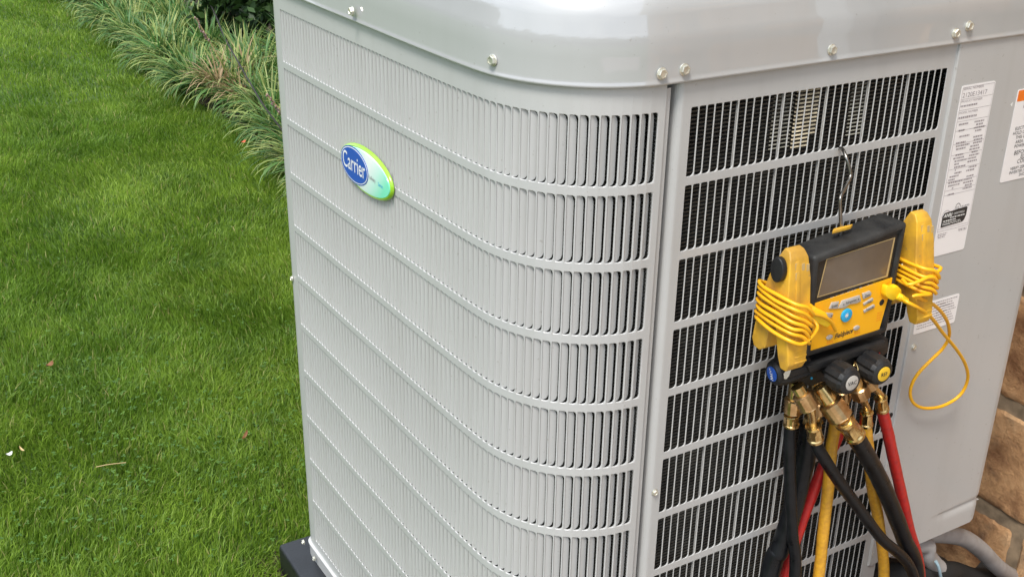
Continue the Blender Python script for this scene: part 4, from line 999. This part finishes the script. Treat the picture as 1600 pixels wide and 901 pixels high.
# low clover and broad leaves in patches of the lawn
cl = MB(); tint = []
for cx, cy, n_, sp in ((.02, 1.55, 420, .20), (-.10, 1.30, 380, .16), (-.28, 1.75, 240, .14), (.16, 1.20, 260, .14), (-.35, 1.15, 200, .12), (.25, 2.3, 160, .18), (-.42, 1.9, 140, .15)):
    for _ in range(n_//2):
        x, y = random.gauss(cx, sp), random.gauss(cy, sp*1.1)
        if x > -.06 and y < .85: continue
        z = GZ + random.uniform(.014, .034); t0 = random.uniform(0, 6.28); tl = random.uniform(-.5, .5)
        ti = random.random()
        for k in range(3):
            a = t0 + 2.094*k; r = random.uniform(.0032, .0056)
            d = V((math.cos(a), math.sin(a), tl*math.cos(a-t0))); s_ = V((-math.sin(a), math.cos(a), 0))
            c_ = V((x, y, z)); cl.add([c_, c_+d*r*.7+s_*r*.55, c_+d*r*1.25+s_*r*.2, c_+d*r*1.25-s_*r*.2, c_+d*r*.7-s_*r*.55], [(0, 1, 2, 3, 4)]); tint += [ti]*5
co = cl.build('clover', 'clover', None, None); tagit(co, 'low clover and small broad weeds growing through the lawn', 'clover', kind='stuff')
co.data.attributes.new('tint', 'FLOAT', 'POINT').data.foreach_set('value', tint)

def long_leaves(seed, n_, h_, spread, bias, dry=False, pale_p=.5, wide=.0075):
    rs = random.Random(seed); vs = []; fs = []; ti = []; pa = []
    for _ in range(n_):
        a = rs.uniform(0, 2*math.pi); r0 = rs.uniform(0, .07)
        out_ = V((math.cos(a)*spread+bias[0], math.sin(a)*spread+bias[1], 0))*rs.uniform(.45, 1.25)
        L_ = h_*rs.uniform(.65, 1.2); w_ = wide*rs.uniform(.6, 1.15); p = V((math.cos(a)*r0, math.sin(a)*r0, 0))
        el = math.radians(rs.uniform(60, 86)); droop = rs.uniform(.9, 1.9)
        d = out_.normalized(); s_ = d.cross(V((0, 0, 1))).normalized(); t_ = rs.random(); pl = 1 if rs.random() < pale_p else rs.uniform(0, .3)
        K = 7; b = len(vs); tw = rs.uniform(-.5, .5)
        for k in range(K+1):
            f = k/K; ww = w_*(1-f**2.6)*(.55+.45*min(1, f*4))*.5
            c2 = s_*math.cos(tw) + V((0, 0, 1))*math.sin(tw)
            vs += [p - c2*ww, p - V((0, 0, ww*.35)), p + c2*ww]
            ti += [t_*.8+.2*f]*3; pe = pl*(.35+.65*f); pa += [min(1, pe*.7+.3*pl*f), pl*f**3*.6, min(1, pe*.7)]
            e_ = el - droop*f**1.1*out_.length*1.5; p = p + (d*math.cos(e_)+V((0, 0, math.sin(e_))))*(L_/K)
            if p.z < .012: p.z = .012 + rs.random()*.01
        for k in range(K):
            i = b+3*k; fs += [(i, i+1, i+4, i+3), (i+1, i+2, i+5, i+4)]
    me = mesh('leaves', vs, fs, None); me.shade_smooth()
    me.attributes.new('tint', 'FLOAT', 'POINT').data.foreach_set('value', ti)
    me.attributes.new('pale', 'FLOAT', 'POINT').data.foreach_set('value', pa)
    me.materials.append(M['drygrass' if dry else 'liriope']); return me
lir = [long_leaves(20+k, 185, .25, .75, (-.42, -.12), pale_p=.5 if k % 2 else .33, wide=.0125) for k in range(5)]
dry = long_leaves(50, 60, .17, .9, (-.3, -.1), dry=True)
def flower_spike(par, loc, h, lean):
    mb = MB(); p = V(loc); q = p+V((lean[0], lean[1], h)); tube(mb, [p, (p+q)/2+V((0, 0, .01)), q], .0022, 5, 3)
    mb.build('stalk', 'straw', par, None)
    m2 = MB(); d = (q-p)
    for k in range(26):
        c_ = p + d*(.55+.45*k/26) + V((random.uniform(-.006, .006), random.uniform(-.006, .006), 0)); r = random.uniform(.003, .0048)
        revolve(m2, c_-V((0, 0, r)), (0, 0, 1), [(0, r*.4), (r, r), (r*2, r*.4)], 5)
    m2.build('flower_spike', 'flower', par, None)
idx = 0
rs = random.Random(99)
for rowi, xo in enumerate((.91, 1.17, 1.46)):
    y = 2.35 + rowi*.12
    while y < (4.9 if rowi == 2 else 7.0 if rowi == 1 else 8.6):
        x = xo + rs.uniform(-.06, .06) + (.03*math.sin(y*2.1))
        if x > -.587 + .343*(y+.937) + .38: y += .28; continue
        me = lir[idx % 5]; isdry = (rowi == 0 and abs(y-4.15) < .14) or (rowi == 1 and abs(y-4.5) < .14)
        o = bpy.data.objects.new('liriope_plant', me); C.objects.link(o)
        o.location = (x, y, GZ+.006); o.rotation_euler = (0, 0, rs.uniform(-.5, .5)); s_ = rs.uniform(.88, 1.15)*(1+.10*rowi); o.scale = (s_, s_, s_*rs.uniform(.9, 1.1))
        if rowi == 0 and idx == 0: lab = 'clump of striped grassy leaves closest to the grey unit at the bed edge'
        elif isdry: lab = 'striped grassy clump with a tangle of dry tan leaves' + (' at the lawn edge' if rowi == 0 else ' set back behind the front row')
        else: lab = {0: 'green and cream striped grassy clump in the front row along the lawn', 1: 'green and cream striped grassy clump in the middle row of the bed', 2: 'green and cream striped grassy clump in the back row of the bed'}[rowi]
        tagit(o, lab, 'liriope plant', 'striped liriope clumps along the bed')
        if isdry:
            d_ = bpy.data.objects.new('dry_leaves', dry); C.objects.link(d_); d_.parent = o; d_.location = (-.05, 0, .06)
        idx += 1; y += rs.uniform(.20, .26)
fl_roots = [o for o in bpy.data.objects if o.name.startswith('liriope_plant')]
near = sorted(fl_roots, key=lambda o: o.location.y)
for k, (o, (a, b)) in enumerate(zip([near[2], near[4], near[7], near[12], near[1], near[16]], [(-.1, .0), (-.12, -.02), (-.1, .03), (-.08, .0), (-.14, 0.02), (-.1, 0)])):
    o['label'] = 'striped grassy clump with a faded pink flower spike, ' + ['third nearest the unit', 'at mid edge', 'beside the tan clump', 'far up the bed', 'second nearest the unit', 'farthest up'][k]
    flower_spike(o, (-.02, 0, .14), .20, (a, b))
    for c_ in o.children:
        if c_.name.startswith(('stalk', 'flower_spike')): c_.matrix_parent_inverse = Matrix.Identity(4)

def leafcloud(name, n_, cen_, rad, size, m, seed, squash=.7):
    rs_ = np.random.default_rng(seed); nc = 26; cc = rs_.normal(0, .5, (nc, 3)); cc /= np.maximum(1, np.linalg.norm(cc, axis=1))[:, None]
    c_ = cc[rs_.integers(0, nc, n_)] + rs_.normal(0, .17, (n_, 3)); P = np.array(cen_) + c_*np.array(rad)
    a = rs_.normal(0, 1, (n_, 3)); a /= np.linalg.norm(a, axis=1)[:, None]; b = np.cross(a, rs_.normal(0, 1, (n_, 3))); b /= np.linalg.norm(b, axis=1)[:, None]
    s = size*rs_.uniform(.6, 1.3, n_)[:, None]
    v = np.stack([P-a*s, P+b*s*.45, P+a*s, P-b*s*.45], 1).reshape(-1, 3); i = np.arange(n_)*4
    me = bpy.data.meshes.new(name); me.from_pydata(v.tolist(), [], np.stack([i, i+1, i+2, i+3], 1).tolist())
    me.attributes.new('tint', 'FLOAT', 'POINT').data.foreach_set('value', np.repeat(rs_.uniform(0, 1, n_), 4).astype(np.float32))
    me.materials.append(M[m]); return me
for k, (x, y, z, r, lab) in enumerate(((1.42, 5.35, -.86, (.30, .36, .26), 'low dark leafy shrub filling the bed just behind the striped grasses'), (1.75, 6.3, -.62, (.42, .42, .5), 'waist-high dark green broadleaf shrub behind the low leafy shrub'), (1.95, 7.1, -.55, (.55, .6, .6), 'dark evergreen shrub at the back of the planting bed'), (2.5, 8.2, -.4, (.6, .6, .8), 'tall dark shrub farthest back beyond the bed'), (1.5, 8.9, -.7, (.5, .5, .45), 'low rounded shrub at the far end of the bed'))):
    t = thing('shrub', lab, 'shrub', (x, y, GZ), 'shrubs behind the planting bed')
    link('foliage', leafcloud('foliage', 2600, (x, y, z), r, .038, 'shrub', 60+k), None, t)
    mb = MB()
    for q in range(5):
        a = q*1.3; tube(mb, [(x, y, GZ), (x+.1*math.cos(a), y+.1*math.sin(a), (GZ+z)/2), (x+.28*math.cos(a), y+.28*math.sin(a), z+.15)], .012, 6, 4, lambda f: 1-.7*f)
    mb.build('stem', 'twig', t, None)
tw = MB(); tube(tw, [(1.3173, 5.9010, -0.8000), (1.2265, 5.4139, -0.8100), (1.1317, 4.9593, -0.8200), (1.0191, 4.4742, -0.8200), (0.9072, 3.9208, -0.8200), (0.8386, 3.5498, -0.8300), (0.7860, 3.2458, -0.8400), (0.7972, 3.0756, -0.9000)], .0036, 6, 6)
tagit(tw.build('twig', 'twig', None, 60), 'long thin dark bare twig lying across the striped grasses', 'twig')

# the line of trees across the lawn behind the camera, seen mirrored in the gloss of the cap
allv = []
vt = []; ft = []; tt = []
rt = np.random.default_rng(5)
for k in range(46):
    a = math.radians(118 + 200*k/45 + rt.uniform(-2, 2)); d = rt.uniform(30, 38); x, y = d*math.cos(a), d*math.sin(a); h_ = rt.uniform(4.0, 7.5)
    me = leafcloud('q', 700, (x, y, GZ+h_*.55), (3.4, 3.4, h_*.50), .55, 'tree', 200+k)
    n0 = len(vt); vt += [tuple(v.co) for v in me.vertices]; ft += [tuple(i+n0 for i in p.vertices) for p in me.polygons]; tt += [float(rt.uniform(0, 1))]*len(me.vertices)
    bpy.data.meshes.remove(me)
me = mesh('tree_line', vt, ft, None); me.attributes.new('tint', 'FLOAT', 'POINT').data.foreach_set('value', tt)
tagit(link('tree_line', me, 'tree'), 'far belt of trees across the lawn', 'trees', kind='stuff')

# ================================================================ BITS ON THE LAWN
def litter(name, p, L_, w_, a, m, label, cat, curl=.004):
    mb = MB(); c_ = V(p); d = V((math.cos(a), math.sin(a), .1)); s_ = V((-math.sin(a), math.cos(a), 0))
    K = 6; rows_ = []
    for k in range(K+1):
        f = k/K*2-1; ww = w_*math.sqrt(max(0.02, 1-f*f))/2; q = c_ + d*f*L_/2 + V((0, 0, curl*f*f))
        rows_.append((q-s_*ww+V((0, 0, curl*.5)), q, q+s_*ww+V((0, 0, curl*.5))))
    for r1, r2 in zip(rows_[:-1], rows_[1:]): mb.quad(r1[0], r1[1], r2[1], r2[0]); mb.quad(r1[1], r1[2], r2[2], r2[1])
    tagit(mb.build(name, m, None, 60), label, cat)
litter('fallen_leaf', (-0.2823, 1.8594, -1.0580), .022, .016, .6, 'leafbrown', 'small curled orange-brown leaf on the lawn at the left edge', 'leaf', .006)
litter('fallen_leaf', (0.0466, 1.3111, -1.0720), .034, .008, .9, 'leafbrown', 'narrow dark reddish leaf sunk in the grass near the unit', 'leaf')
litter('petal', (-0.4383, 1.4628, -1.0560), .014, .012, .2, 'petal', 'tiny white petal on the lawn beside a straw stub', 'petal')
litter('straw_stub', (-0.4113, 1.4688, -1.0560), .022, .005, 1.9, 'straw', 'short upright piece of tan straw on the lawn', 'straw')
litter('fallen_leaf', (0.7167, 3.3234, -1.0000), .022, .018, .2, 'leafred', 'tiny bright red leaf among the striped grasses', 'leaf', .006)
tw = MB(); tube(tw, [(-0.2832, 1.3234, -1.0580), (-0.2577, 1.3137, -1.0540), (-0.2221, 1.3097, -1.0580)], .0009, 5, 4)
tagit(tw.build('grass_stalk', 'straw', None, 60), 'thin pale dry stalk lying flat on the lawn', 'stalk')
